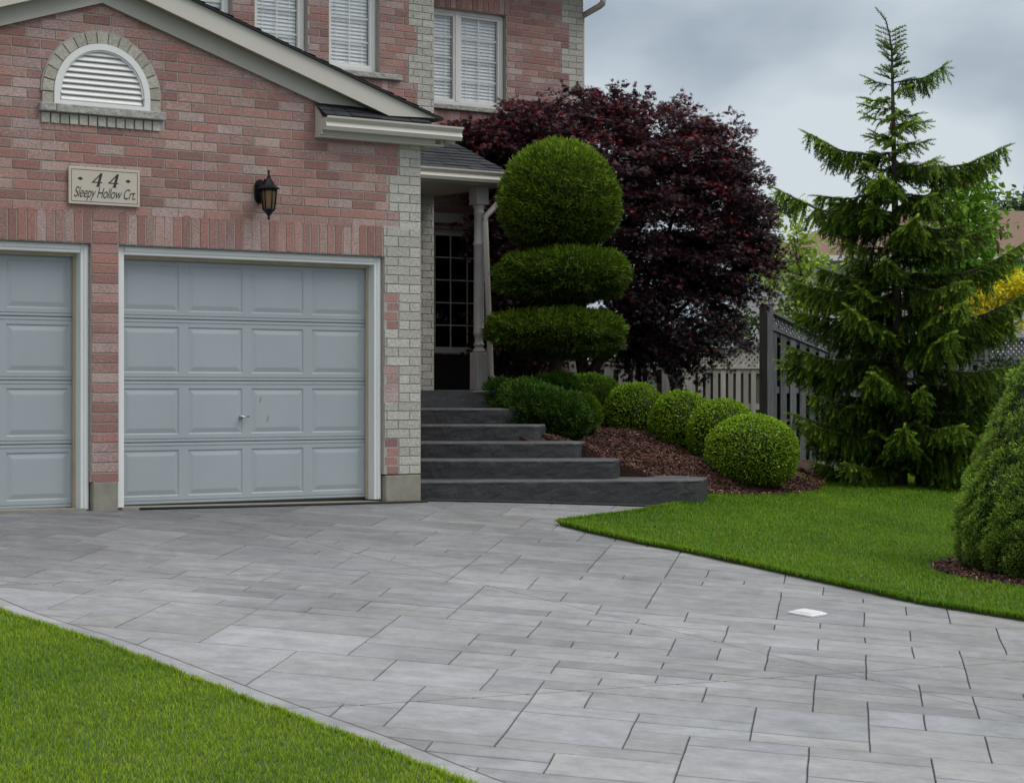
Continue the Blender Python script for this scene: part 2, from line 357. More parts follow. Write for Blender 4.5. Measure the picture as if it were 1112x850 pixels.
tag(mb.build('driveway_border', M['paving']), kind='structure')

# lawns -------------------------------------------------------------
def in_poly(P, poly):
    x, y = P[:, 0], P[:, 1]; ins = np.zeros(len(P), bool); n = len(poly)
    for i in range(n):
        x1, y1 = poly[i]; x2, y2 = poly[(i+1) % n]
        if y1 == y2: continue
        ins ^= ((y1 > y) != (y2 > y)) & (x < (x2-x1)*(y-y1)/(y2-y1)+x1)
    return ins
def hp(px, py, lift=.03):
    p = hit(px, py, lift); return (p.x, p.y)
tip = [hp(608, 566), hp(690, 556), hp(740, 547), hp(776, 539)]
leftpoly = [(edge_u(v), v) for v in np.arange(-20, 0, .5)]+[(-5.95, .4), (-14, .4), (-14, -20)]
re = [hp(608, 567), hp(640, 575), hp(700, 588), hp(750, 597), hp(800, 608), hp(900, 630), hp(1000, 652), hp(1112, 670), (.95, -8.0), (1.1, -12), (1.2, -20)]
rightpoly = re+[(16, -20), (16, 9), (8, 6.5), (6.4, 6), (6.4, 3.2), (4.6, .9)]+tip[::-1][:3]
def poly_sheet(name, poly, material, dz):
    """triangulated sheet that follows the ground, with a small cut edge"""
    import bmesh
    bm = bmesh.new(); x0 = min(p[0] for p in poly); x1 = max(p[0] for p in poly); y0 = min(p[1] for p in poly); y1 = max(p[1] for p in poly)
    from mathutils.geometry import tessellate_polygon
    vs = [bm.verts.new((x, y, 0)) for x, y in poly]
    for t3 in tessellate_polygon([[Vector((x, y, 0)) for x, y in poly]]): bm.faces.new([vs[i] for i in t3])
    for ax, lo, hi in ((0, x0, x1), (1, y0, y1)):
        t = lo+.6
        while t < hi:
            no = (1, 0, 0) if ax == 0 else (0, 1, 0); c0 = (t, 0, 0) if ax == 0 else (0, t, 0)
            bmesh.ops.bisect_plane(bm, geom=bm.verts[:]+bm.edges[:]+bm.faces[:], plane_co=c0, plane_no=no)
            t += .6 if t < 8 else 2
    for v in bm.verts: v.co.z = ground(v.co.x, v.co.y)+dz
    ed = [e for e in bm.edges if e.is_boundary]
    r = bmesh.ops.extrude_edge_only(bm, edges=ed)
    for g in r['geom']:
        if isinstance(g, bmesh.types.BMVert): g.co.z -= dz+.03
    bmesh.ops.recalc_face_normals(bm, faces=bm.faces)
    me = bpy.data.meshes.new(name); bm.to_mesh(me); bm.free(); me.materials.append(material)
    return link(bpy.data.objects.new(name, me))
tag(poly_sheet('left_lawn', leftpoly, M['lawn'], .02), kind='structure')
tag(poly_sheet('right_lawn', rightpoly, M['lawn'], .025), kind='structure')
def rot_noise(P, sc, seed=0):
    r = np.random.default_rng(seed); s = np.zeros(len(P))
    for k in range(7):
        w_ = r.normal(size=P.shape[1]); w_ *= sc*(1.0+.35*k)/np.linalg.norm(w_); s += np.sin(P@w_+r.uniform(0, 7))/(1+.3*k)
    return s/4.2
def blades(name, P, h, wd, lift, c1, c2, seed):
    n = len(P); r = np.random.default_rng(seed)
    az = r.uniform(0, 2*np.pi, n); lean = r.uniform(.1, .85, n)*1.0; hh = h*r.uniform(.55, 1.2, n)
    tall = r.random(n) < .012; hh[tall] *= 1.5
    dx, dy = np.cos(az), np.sin(az); sx_, sy_ = -dy, dx
    z0 = ground_np(P[:, 0], P[:, 1])+lift; ww = wd*r.uniform(.7, 1.25, n)
    V = np.zeros((n, 5, 3))
    for k, (t, wf) in enumerate(((0, .5), (0, -.5), (.55, .42), (.55, -.42), (1, 0))):
        out = lean*hh*t**1.7
        V[:, k, 0] = P[:, 0]+dx*out+sx_*ww*wf; V[:, k, 1] = P[:, 1]+dy*out+sy_*ww*wf; V[:, k, 2] = z0+hh*t*(1-.25*lean*t)
    b = (np.arange(n)*5)[:, None]
    Fc = np.concatenate([b+np.array([[0, 1, 3]]), b+np.array([[0, 3, 2]]), b+np.array([[2, 3, 4]])], 0)
    nz_ = rot_noise(P, 3.0, seed)*.5+rot_noise(P, 1.0, seed+3)*.5
    nz_ = nz_+.35*rot_noise(P, 9.0, seed+5); m = np.clip(.5+.65*nz_+r.normal(0, .24, n), 0, 1)[:, None]
    C = np.array(c1)*(1-m)+np.array(c2)*m
    yl = r.random(n) < .05+.06*np.clip(rot_noise(P, 2.2, seed+8), 0, 1); C[yl] = np.array((.27, .25, .05))
    C = np.repeat(C[:, None, :], 5, 1); C[:, :2] *= .5; C[:, 4] *= 1.2
    return np_mesh(name, V.reshape(-1, 3), Fc, C.reshape(-1, 3), M['grass'])
def scatter(poly, n, bounds, seed):
    r = np.random.default_rng(seed); P = np.stack([r.uniform(bounds[0], bounds[1], n), r.uniform(bounds[2], bounds[3], n)], 1)
    return P[in_poly(P, poly)]
P = scatter(leftpoly, 640000, (-12.5, -5.35, -11.5, .3), 1)
ev = rng.uniform(-11, -2.2, 9000); eP = np.stack([np.array([edge_u(v) for v in ev])+.012*np.sin(ev*3)+np.abs(rng.normal(0, .016, 9000))-.006+.014*np.sin(ev*17)*np.sin(ev*7), ev], 1); P = np.concatenate([P, eP])
X = P-np.array([cu, cv]); cs = X[:, 0]*c_-X[:, 1]*s_; cf = X[:, 0]*s_+X[:, 1]*c_
P = P[(cs/cf > -.46) & (cs/cf < .12)]
tag(blades('left_grass', P, .037, .0040, .016, (.10, .225, .006), (.33, .47, .02), 2), 'short bright green grass of the lawn left of the driveway', 'grass', kind='stuff')
P = scatter(rightpoly, 690000, (.2, 13.0, -10.0, 4.5), 3)
eP = []
for (a, b) in zip((tip[::-1]+re)[:-1], (tip[::-1]+re)[1:]):
    l_ = math.hypot(b[0]-a[0], b[1]-a[1]); m_ = int(l_*1500); t_ = rng.random(m_); nx_, ny_ = (b[1]-a[1])/(l_+1e-9), -(b[0]-a[0])/(l_+1e-9)
    o_ = np.abs(rng.normal(0, .018, m_))-.008; eP.append(np.stack([a[0]+(b[0]-a[0])*t_+nx_*o_, a[1]+(b[1]-a[1])*t_+ny_*o_], 1))
P = np.concatenate([P]+eP)
X = P-np.array([cu, cv]); cs = X[:, 0]*c_-X[:, 1]*s_; cf = X[:, 0]*s_+X[:, 1]*c_
P = P[(cs/cf > -.08) & (cs/cf < .43)]
# mulch ring and bed outline
bed_front = [hp(778, 540, 0), hp(800, 541, 0), hp(835, 541, 0), hp(870, 539, 0), hp(888, 536, 0), hp(897, 529, 0), hp(893, 523, 0), hp(874, 516, 0)]
bed = bed_front+[(6.2, 1.8), (6.3, 5.4), (2.98, 5.4), (2.4, 2.2), (1.5, 1.3), (1.9, .4), (2.45, -.35)]
RB = hit(1118, 632)       # dwarf spruce base
RB = Vector((RB.x+.35, RB.y+.1, 0))
ring = lambda rr: [(RB.x+rr*math.cos(t)*(1+.07*math.sin(3*t)), RB.y+rr*math.sin(t)) for t in np.linspace(0, 2*math.pi, 24, endpoint=False)]
P = P[~in_poly(P, bed) & ~in_poly(P, ring(.93))]
tag(blades('right_grass', P, .042, .0056, .022, (.065, .175, .004), (.20, .36, .013), 4), 'mown green grass of the lawn right of the driveway below the shrubs', 'grass', kind='stuff')

# mulch bed ----------------------------------------------------------
CP = [(740, 524, 20.8), (560, 462, 22.2), (585, 472, 21.4), (631, 482, 20.9), (670, 500, 20.5), (705, 518, 20.2), (772, 531, 20.7), (776, 539, 20.4), (700, 500, 21.3), (720, 495, 21.8), (655, 478, 22.2),
      (830, 536, 21.2), (870, 536, 21.6), (893, 530, 22.2), (750, 505, 21.6), (655, 468, 23.4), (720, 458, 25), (600, 440, 24.4), (870, 514, 22.9), (850, 485, 25.5), (760, 470, 25.0), (560, 440, 24.5)]
CPW = [at(*p) for p in CP]
CPW += [Vector((1.6, 1.0, .62)), Vector((2.0, .5, .45)), Vector((2.4, .0, .25)), Vector((2.75, -.35, .10)), Vector((6.5, 2.0, .02)), Vector((6.3, 5.0, .3)), Vector((3.0, 5.3, .95)), Vector((5, 5.2, .8)), Vector((2.2, 3.0, 1.0))]
CPA = np.array([tuple(p) for p in CPW])
def bed_z(u, v):
    u = np.atleast_1d(u); v = np.atleast_1d(v)
    d2 = (u[:, None]-CPA[None, :, 0])**2+(v[:, None]-CPA[None, :, 1])**2+.02
    wgt = 1/d2**1.6; return (wgt*CPA[None, :, 2]).sum(1)/wgt.sum(1)
FRP = []
for (a_, b_f) in zip(bed_front, bed_front[1:]): FRP += [(a_[0]+(b_f[0]-a_[0])*k/5, a_[1]+(b_f[1]-a_[1])*k/5) for k in range(5)]
FRP.append(bed_front[-1]); FRP = np.array(FRP)
def bed_surf(u, v):
    u = np.atleast_1d(u); v = np.atleast_1d(v); g = ground_np(u, v); z = np.maximum(bed_z(u, v), g+.03)
    dd = np.min(np.hypot(u[:, None]-FRP[None, :, 0], v[:, None]-FRP[None, :, 1]), 1)
    return g+.03+(z-g-.03)*np.clip(dd/.45, 0, 1)
def bed_mesh():
    import bmesh
    bm = bmesh.new(); 
    from mathutils.geometry import tessellate_polygon
    vs = [bm.verts.new((x, y, 0)) for x, y in bed]
    for t3 in tessellate_polygon([[Vector((x, y, 0)) for x, y in bed]]): bm.faces.new([vs[i] for i in t3])
    for ax in (0, 1):
        t = -2
        while t < 7:
            bmesh.ops.bisect_plane(bm, geom=bm.verts[:]+bm.edges[:]+bm.faces[:], plane_co=(t, t, 0), plane_no=(1, 0, 0) if ax == 0 else (0, 1, 0)); t += .14
    fr = set((round(p[0], 3), round(p[1], 3)) for p in bed_front)
    for v in bm.verts:
        z = float(bed_surf(v.co.x, v.co.y)[0]); g = ground(v.co.x, v.co.y)
        v.co.z = max(z, g+.028)+.01*mnoise.noise(v.co*6)
    r = bmesh.ops.extrude_edge_only(bm, edges=[e for e in bm.edges if e.is_boundary])
    for g in r['geom']:
        if isinstance(g, bmesh.types.BMVert): g.co.z = min(g.co.z, ground(g.co.x, g.co.y))-.04
    bmesh.ops.recalc_face_normals(bm, faces=bm.faces)
    me = bpy.data.meshes.new('mulch_bed'); bm.to_mesh(me); bm.free(); me.materials.append(M['mulchbase'])
    return link(bpy.data.objects.new('mulch_bed', me))
tag(bed_mesh(), kind='structure')
mb = MB(); rr = ring(.9); mb.add([(RB.x, RB.y, ground(RB.x, RB.y)+.075)]+[(x, y, ground(x, y)+.03) for x, y in rr], [(0, i+1, (i+1) % 24+1) for i in range(24)])
tag(mb.build('mulch_ring', M['mulchbase']), kind='structure')
def chips(name, P, zf, seed, straw=None):
    n = len(P); r = np.random.default_rng(seed); z = zf(P[:, 0], P[:, 1])
    L_ = r.uniform(.015, .05, n); W_ = r.uniform(.006, .014, n); az = r.uniform(0, 2*np.pi, n); ti = r.normal(0, .35, n); ro = r.normal(0, .5, n)
    d = np.stack([np.cos(az)*np.cos(ti), np.sin(az)*np.cos(ti), np.sin(ti)], 1); s2 = np.stack([-np.sin(az)*np.cos(ro), np.cos(az)*np.cos(ro), np.sin(ro)], 1)
    c0 = np.stack([P[:, 0], P[:, 1], z+r.uniform(.004, .022, n)], 1)
    V = np.stack([c0-d*L_[:, None]/2-s2*W_[:, None]/2, c0+d*L_[:, None]/2-s2*W_[:, None]/2, c0+d*L_[:, None]/2+s2*W_[:, None]/2, c0-d*L_[:, None]/2+s2*W_[:, None]/2], 1)
    b = (np.arange(n)*4)[:, None]; Fc = b+np.array([[0, 1, 2, 3]])
    m = r.random(n)[:, None]**1.5; C = np.array((.045, .018, .013))*(1-m)+np.array((.17, .075, .055))*m
    pal = r.random(n) < .05; C[pal] = (.28, .18, .13)
    if straw is not None: C[straw(P)] = np.array((.36, .25, .11))
    return np_mesh(name, V.reshape(-1, 3), Fc, np.repeat(C, 4, 0), M['chip'])
P = scatter(bed, 110000, (2, 6.5, -1.3, 4), 9)
tip_c = np.array(hp(893, 530, 0))
fr_pts = np.array(bed_front)
def strawf(Q):
    dd = np.min(np.hypot(Q[:, None, 0]-fr_pts[None, :, 0], Q[:, None, 1]-fr_pts[None, :, 1]), 1)
    d2 = np.hypot(Q[:, 0]-tip_c[0], Q[:, 1]-tip_c[1])
    return ((d2 < .34) & (rng.random(len(Q)) < .75)) | ((dd < .08) & (rng.random(len(Q)) < .35))
zz = lambda u, v: np.maximum(bed_z(u, v), ground_np(u, v)+.028)
def bedz2(u, v):
    z = zz(u, v); g = ground_np(u, v)
    P_ = np.stack([u, v], 1); dd = np.min(np.hypot(u[:, None]-fr_pts[None, :, 0], v[:, None]-fr_pts[None, :, 1]), 1)
    return np.where(dd < .2, g+.03+(z-g-.03)*np.clip(dd/.2, 0, 1), z)
tag(chips('mulch', P, bed_surf, 10, strawf), 'red brown bark mulch spread around the round shrubs beside the steps', 'mulch', kind='stuff')
P = scatter(ring(.9), 9000, (RB.x-1, RB.x+1, RB.y-1, RB.y+1), 12)
tag(chips('mulch', P, lambda u, v: ground_np(u, v)+.03+.045*np.clip(1-np.hypot(u-RB.x, v-RB.y)/.9, 0, 1), 13), 'bark mulch ring under the dwarf spruce at the right edge', 'mulch', kind='stuff')

# ================================================================== HOUSE
house = tag(empty('brick_house', (-3.245, 0, 0)), 'red brick suburban house with a projecting double garage, pale quoins and cream eaves', 'house')
CO = .0845; BL = .252; JT = .0115
BR = [(.35, .148, .118), (.31, .132, .108), (.375, .165, .135), (.27, .120, .105), (.33, .16, .14), (.37, .185, .16)]
class Bricks:
    def __init__(s): s.mb = MB(); s.wash = []
    def brick(s, x0, x1, z0, z1, y, stone=False, proud=None, r=random):
        pr = r.uniform(0, .0035) if proud is None else proud
        if stone: k = r.uniform(.84, 1.1); col = (.44*k, .43*k, .385*k)
        else:
            col = r.choice(BR); k = r.uniform(.8, 1.12); col = tuple(a*k for a in col)
        n0 = len(s.mb.v); e = .0025
        yf = y-.001-pr*.8 if not stone else y+.0015-pr*.5
        s.mb.add([(x0, y+.004, z0), (x1, y+.004, z0), (x1, y+.004, z1), (x0, y+.004, z1), (x0, yf+e, z0), (x1, yf+e, z0), (x1, yf+e, z1), (x0, yf+e, z1),
                  (x0+e, yf, z0+e), (x1-e, yf, z0+e), (x1-e, yf, z1-e), (x0+e, yf, z1-e)],
                 [(8, 9, 10, 11), (4, 5, 9, 8), (5, 6, 10, 9), (6, 7, 11, 10), (7, 4, 8, 11), (0, 1, 5, 4), (1, 2, 6, 5), (2, 3, 7, 6), (3, 0, 4, 7)], col)
        wv = r.choice([-.16, -.10, -.05, -.01, .03, .08, .13]) if not stone else -.3
        s.wash += [wv]*(len(s.mb.v)-n0)
    def course(s, x0, x1, z, y, cuts, off, stone=False, h=None):
        h = h or CO
        segs = [(x0, x1)]
        for (a, b) in cuts:
            ns = []
            for (p, q) in segs:
                if b <= p or a >= q: ns.append((p, q)); continue
                if a > p: ns.append((p, a))
                if b < q: ns.append((b, q))
            segs = ns
        for (p, q) in segs:
            x = math.floor((p-off)/BL)*BL+off
            while x < q-1e-4:
                jt = .007 if stone else JT
                a, b = max(x, p)+jt/2, min(x+BL, q)-jt/2
                if b-a > .02: s.brick(a, b, z+jt/2, z+h-jt/2, y, stone)
                x += BL
    def soldiers(s, x0, x1, z0, z1, y, cuts=(), stone=False):
        n = max(1, round((x1-x0)/CO)); wdt = (x1-x0)/n
        for i in range(n):
            a, b = x0+i*wdt, x0+(i+1)*wdt
            if any(b > c[0]+.01 and a < c[1]-.01 for c in cuts): continue
            s.brick(a+JT/2, b-JT/2, z0+JT/2, z1-JT/2, y, stone)
    def build(s, name, material, parent):
        o = s.mb.build(name, material, parent); a = o.data.attributes.new('Wash', 'FLOAT', 'POINT')
        a.data.foreach_set('value', np.array(s.wash, dtype=np.float32)); return o
# --- garage front wall (v = 0)
PKX, PKZ, SL = -3.245, 4.316, .32        # underside line of the frieze boards
GL = -6.49
DOORS = [(-6.075, -3.325), (-3.075, -.405)]; DT = 2.273; SOLT = 2.56
VC = (-3.235, 3.53); VRO, VRI = .54, .44
w_ = MB()
zl = lambda x: PKZ-SL*abs(x-PKX)+.10
w_.box((GL, .004, .25), (DOORS[0][0], .24, DT)); w_.box((DOORS[0][1], .004, .25), (DOORS[1][0], .24, DT)); w_.box((DOORS[1][1], .004, .25), (0, .24, DT))
w_.yprism([(GL, DT), (0, DT), (0, zl(0)), (PKX, PKZ+.1), (GL, zl(GL))], .004, .24)
w_.box((-.24, .24, .25), (0, 3.97, 3.3)); w_.box((GL, .24, .25), (GL+.24, 3.97, 3.3))
w_.build('garage_wall', M['mortar'], house)
b_ = Bricks(); q_ = Bricks(); pb_ = Bricks(); lb_ = Bricks(); ab_ = {}
z = DT-CO*24
rows = []
k = 0
while z < 4.45: rows.append((k, z)); z += CO; k += 1
def in_sol(z): return DT-.01 < z < SOLT-.02
for (k, z) in rows:
    zc = z+CO/2
    lim = (PKZ+.08-zc)/SL            # half width below the frieze
    x0, x1 = max(GL, PKX-lim), min(0, PKX+lim)
    if x1-x0 < .1: continue
    off = 0 if k % 2 else BL/2
    cuts = []
    blk = (k-4) // 4 % 2             # quoin blocks of four courses
    if zc < DT:
        cuts += [DOORS[0], DOORS[1]]
        qx = -.405 if blk == 0 else -.245
        if z < .24: continue
        # central pier: one brick wide, right quoin strip
        pb_.brick(DOORS[0][1]+.004, DOORS[1][0]-.004, z+JT/2, z+CO-JT/2, 0)
        lb_.course(GL+.01, DOORS[0][0], z, 0, [], off)
        if k == 0: pass
        if blk == 1: ab_.setdefault((k-4)//4, Bricks()).course(-.403, -.245, z, .004, [], off)
        q_.course(qx, -.004, z, -.004, [], 0 if k % 2 else BL/2, True)
        continue
    if in_sol(zc-.02) and zc < SOLT:
        continue
    if zc > SOLT:
        kk = (k-5)//4 % 2
        qx = -.352 if kk == 0 else -.24
        if zc < 3.36:
            q_.course(qx, -.004, z, -.004, [], 0 if k % 2 else BL/2, True); x1 = qx
        dz = zc-VC[1]
        if 3.27 < zc < VC[1]+VRO:
            hw = VRO if dz < 0 else math.sqrt(max(0, VRO**2-dz*dz))
            if zc < 3.44: hw = .56
            cuts.append((VC[0]-hw, VC[0]+hw))
        b_.course(x0, x1, z, 0, cuts, off)
nsr = 3
hs = (SOLT-DT)/3
[q.build('accent_bricks', M['brick'], house) for q in ab_.values()]; pb_.build('pier_facing', M['brick'], house); lb_.build('pier_facing', M['brick'], house); b_.soldiers(GL, DOORS[0][1]+.004, DT, SOLT, 0); b_.soldiers(DOORS[1][0]-.004, -.42, DT, SOLT, 0)
for i in range(3):
    b_.brick(DOORS[0][1]+.01, DOORS[1][0]-.01, DT+i*hs+JT/2, DT+(i+1)*hs-JT/2, -.002)
    q_.course(-.415, -.004, DT+i*hs, -.004, [], 0 if i % 2 else BL/2, True, hs)
b_.build('brick_facing', M['brick'], house)
q_.build('corner_quoins', M['quoin'], house)
f_ = MB()
f_.box((DOORS[0][1]+.012, -.006, -.35), (DOORS[1][0]-.012, .24, .2495), bev=.006); f_.build('foundation', M['concrete'], house); f_ = MB(); f_.box((DOORS[1][1]+.012, -.012, -.35), (-.006, .24, .238), bev=.006)
f_.box((-.24, .239, -.35), (-.012, 3.97, .2378)); f_.build('foundation', M['concrete'], house); f_ = MB(); f_.box((GL, -.006, -.35), (DOORS[0][0]-.012, .24, .2495))
f_.build('foundation', M['concrete'], house)
f_ = MB()
for (a, b) in DOORS:
    A0, B0 = a+.02, b-.06; g0_, g1_ = ground(A0, 0)+.022, ground(B0, 0)+.022
    f_.add([(A0, -.03, -.2), (B0, -.03, -.2), (B0, .6, -.2), (A0, .6, -.2), (A0, -.03, g0_), (B0, -.03, g1_), (B0, .6, g1_), (A0, .6, g0_)], [(0,3,2,1),(4,5,6,7),(0,1,5,4),(1,2,6,5),(2,3,7,6),(3,0,4,7)])
f_.build('garage_sill', M['concrete'], house)
f_ = MB(); f_.box((GL+.25, .5, .02), (-.25, 3.9, .03)); f_.box((GL+.25, 3.9, 0), (-.25, 3.95, 3.2)); f_.build('garage_interior', M['dark'], house)
# --- garage doors
def garage_door(a, b, lab, handle=False):
    fr = MB(); m = .075; y0 = .055
    for (x0, x1) in ((a, a+m), (b-m, b)):
        sgn = 1 if x0 == a else -1
        fr.box((x0, y0, .015), (x1, y0+.03, DT-.002), bev=.004)
        e0, e1 = (x0+.012, x1-.028) if sgn == 1 else (x0+.028, x1-.012)
        fr.box((e0, y0-.009, .018), (e1, y0-.0005, DT-.014), bev=.003)
        xi = x1 if sgn == 1 else x0
        fr.box((min(xi-.012*sgn, xi-.03*sgn), y0+.031, .015), (max(xi-.012*sgn, xi-.03*sgn)+(.0 if sgn == 1 else .0), .235, DT-.03))
        fr.box((x0, y0+.031, .0155), (x1, .25, DT-.031))
    fr.box((a+m+.001, y0, DT-.078), (b-m-.001, y0+.03, DT-.002), bev=.004)
    fr.box((a+m+.001, y0-.009, DT-.05), (b-m-.001, y0-.0005, DT-.014), bev=.003)
    fr.box((a+m+.001, y0+.031, DT-.078), (b-m-.001, .25, DT-.01))
    frame = fr.build('door_frame', M['white'], house)
    st = MB(); x0, x1 = a+m, b-m
    st.box((x1-.022, .16, .02), (x1-.001, .183, DT-.085)); st.box((x0+.001, .16, .02), (x0+.022, .183, DT-.085)); st.box((x0+.001, .150, DT-.105), (x1-.001, .181, DT-.079))
    st.build('weather_stop', M['tan'], frame)
    D = MB(); D.box((x0+.004, .215, .03), (x1-.004, .24, DT-.03)); door = tag(D.build('garage_door', M['door'], house), lab)
    H = (DT-.085-.028)/4; yf = .19
    for k in range(4):
        S = MB(); zb = .032+k*H; zt = zb+H; W = x1-x0-.008; xl = x0+.004
        # section body with profiled lips at top and bottom
        prof = [(yf+.02, zb+.001), (yf+.004, zb+.004), (yf, zb+.010), (yf, zb+.026), (yf+.006, zb+.029), (yf+.006, zb+.033), (yf, zb+.036)]
        top = [(yf, zt-.036), (yf+.006, zt-.033), (yf+.006, zt-.029), (yf, zt-.026), (yf, zt-.007), (yf+.005, zt-.003), (yf+.02, zt-.001)]
        def strip(pr):
            vs = [(xl, y, z) for y, z in pr]+[(xl+W, y, z) for y, z in pr]; n = len(pr)
            S.add(vs, [(i, n+i, n+i+1, i+1) for i in range(n-1)])
        strip(prof); strip(top)
        z0_, z1_ = zb+.036, zt-.036
        pw = W/4; zp0, zp1 = zb+.072, zt-.066
        S.add([(xl, yf, z0_), (xl+W, yf, z0_), (xl+W, yf, zp0), (xl, yf, zp0)], [(0, 1, 2, 3)]); S.add([(xl, yf, zp1), (xl+W, yf, zp1), (xl+W, yf, z1_), (xl, yf, z1_)], [(0, 1, 2, 3)])
        xs = xl
        for i in range(4):
            p0, p1 = xl+i*pw+.046, xl+(i+1)*pw-.046
            S.add([(xs, yf, zp0), (p0, yf, zp0), (p0, yf, zp1), (xs, yf, zp1)], [(0, 1, 2, 3)]); xs = p1
            rings = [(0, 0), (.008, .008), (.015, .008), (.050, .0005), (.056, .0)]
            V = []
            for (e, d) in rings: V += [(p0+e, yf+d, zp0+e), (p1-e, yf+d, zp0+e), (p1-e, yf+d, zp1-e), (p0+e, yf+d, zp1-e)]
            Fq = [(r*4+q, r*4+(q+1) % 4, r*4+4+(q+1) % 4, r*4+4+q) for r in range(len(rings)-1) for q in range(4)]+[(16, 17, 18, 19)]
            S.add(V, Fq)
        S.add([(xs, yf, zp0), (xl+W, yf, zp0), (xl+W, yf, zp1), (xs, yf, zp1)], [(0, 1, 2, 3)])
        S.build('door_section', M['door'], door)
    R = MB(); R.box((x0+.01, .192, .013), (x1-.01, .215, .031)); R.build('bottom_seal', M['rubber'], door)
    if handle:
        hx, hz = -1.80, .79
        Hn = MB(); Hn.tube([(hx, yf+.001, hz), (hx, yf-.014, hz)], .018, 12); Hn.tube([(hx, yf-.012, hz), (hx, yf-.045, hz)], .009, 8)
        Hn.tube([(hx-.035, yf-.045, hz+.012), (hx, yf-.05, hz), (hx+.062, yf-.045, hz+.006)], [.007, .009, .006], 8); Hn.build('handle', M['steel'], door)
        for (mx_, mz_, l_) in ((hx+.19, hz+.155, .05), (hx+.265, hz-.02, .055)):
            Mk = MB(); Mk.add([(mx_-.004, yf-.0015, mz_-l_/2), (mx_+.005, yf-.0015, mz_-l_/2+.004), (mx_+.018, yf-.0015, mz_+l_/2), (mx_+.010, yf-.0015, mz_+l_/2)], [(0, 1, 2, 3)]); Mk.build('scuff_mark', M['mark'], door)
garage_door(*DOORS[1], 'right garage door with a small lock handle and two scuff marks', True)
garage_door(*DOORS[0], 'left garage door cut off by the edge of the view')
# --- gable trims
OV = -.16
tz = lambda x: 4.667-.325*abs(x-PKX)         # top line of the rake fascia
fr = MB(); GR = .10; GLL = PKX*2-GR
for sgn in (1, -1):
    xe = GR if sgn == 1 else GLL
    pts = [(PKX, tz(PKX)), (xe, tz(xe)), (xe-sgn*.55, tz(xe-sgn*.55)-.198), (PKX, tz(PKX)-.198)]
    if sgn == -1: pts = pts[::-1]
    fr.yprism(pts, OV, OV+.022)
fr.build('rake_fascia', M['cream'], house)
fr = MB()
for sgn in (1, -1):
    xe = -1.12 if sgn == 1 else 2*PKX+1.12
    z2 = lambda x: PKZ-SL*abs(x-PKX)
    pts = [(PKX, z2(PKX)), (PKX, z2(PKX)+.165), (xe+sgn*.55, z2(xe+sgn*.55)+.165), (xe+sgn*.35, z2(xe)-.0), (xe, z2(xe))]
    if sgn == 1: pts = pts[::-1]
    fr.yprism(pts, -.045, -.014)
fr.build('frieze_board', M['cream2'], house)
# soffit boards under the rake, ribbed
fr = MB()
for sgn in (1, -1):
    n = 26; x_a = PKX; x_b = -.45 if sgn == 1 else 2*PKX+.45
    for i in range(n):
        xa = x_a+(x_b-x_a)*i/n; xb = x_a+(x_b-x_a)*(i+1)/n-.006*sgn
        za, zb = tz(xa)-.190, tz(xb)-.190
        V = [(xa, OV+.022, za), (xb, OV+.022, zb), (xb, .0, zb), (xa, .0, za), (xa, OV+.022, za+.012), (xb, OV+.022, zb+.012), (xb, 0, zb+.012), (xa, 0, za+.012)]
        fr.add(V, [(0, 3, 2, 1), (4, 5, 6, 7), (0, 1, 5, 4), (1, 2, 6, 5), (2, 3, 7, 6), (3, 0, 4, 7)])
fr.build('rake_soffit', M['soffit'], house)
# garage roof with shingle courses
def shingles(mb, o, du, dv, nu_len, nv, ex=.145):
    """o origin at eave, du unit along eave, dv unit up slope"""
    o, du, dv = Vector(o), Vector(du), Vector(dv); nn = du.cross(dv).normalized()
    if nn.z < 0: nn = -nn
    rows = int(nv/ex)+1; r = random.Random(3)
    for j in range(rows):
        x = -r.random()*.3; v0 = j*ex; v1 = min(v0+ex*1.15, nv)
        while x < nu_len:
            wd = r.choice([.16, .2, .25, .32]); a, b = max(x, 0), min(x+wd-.006, nu_len); x += wd
            if b <= a: continue
            k = r.uniform(.6, 1.35); th = .014 if r.random() < .5 else .008
            P = [o+du*a+dv*v0+nn*th, o+du*b+dv*v0+nn*th, o+du*b+dv*v1+nn*.001, o+du*a+dv*v1+nn*.001, o+du*a+dv*v0-nn*.002, o+du*b+dv*v0-nn*.002]
            mb.add(P, [(0, 1, 2, 3), (4, 5, 1, 0)], (k, k, k*1.03))
sh = MB()
ang = math.atan(.325)
for sgn in (1, -1):
    xe = GR+.03 if sgn == 1 else GLL-.03
    ln = (abs(xe-PKX))/math.cos(ang)
    o = (xe, OV-.03, tz(xe)+.004)
    du = (0, 1, 0); dv = (-sgn*math.cos(ang), 0, math.sin(ang))
    shingles(sh, o, du, dv, 4.45-.0, ln)
    z_e = tz(xe)
    sh.add([(xe, OV-.03, z_e+.003), (PKX, OV-.03, tz(PKX)+.003), (PKX, 4.04, tz(PKX)+.003), (xe, 4.04, z_e+.003), (xe, OV-.03, z_e-.014), (PKX, OV-.03, tz(PKX)-.014), (PKX, 4.04, tz(PKX)-.014), (xe, 4.04, z_e-.014)],
           [(0, 1, 2, 3), (0, 4, 5, 1), (4, 7, 6, 5)], (.7, .7, .7))
sh.build('garage_roof', M['shingle'], house)
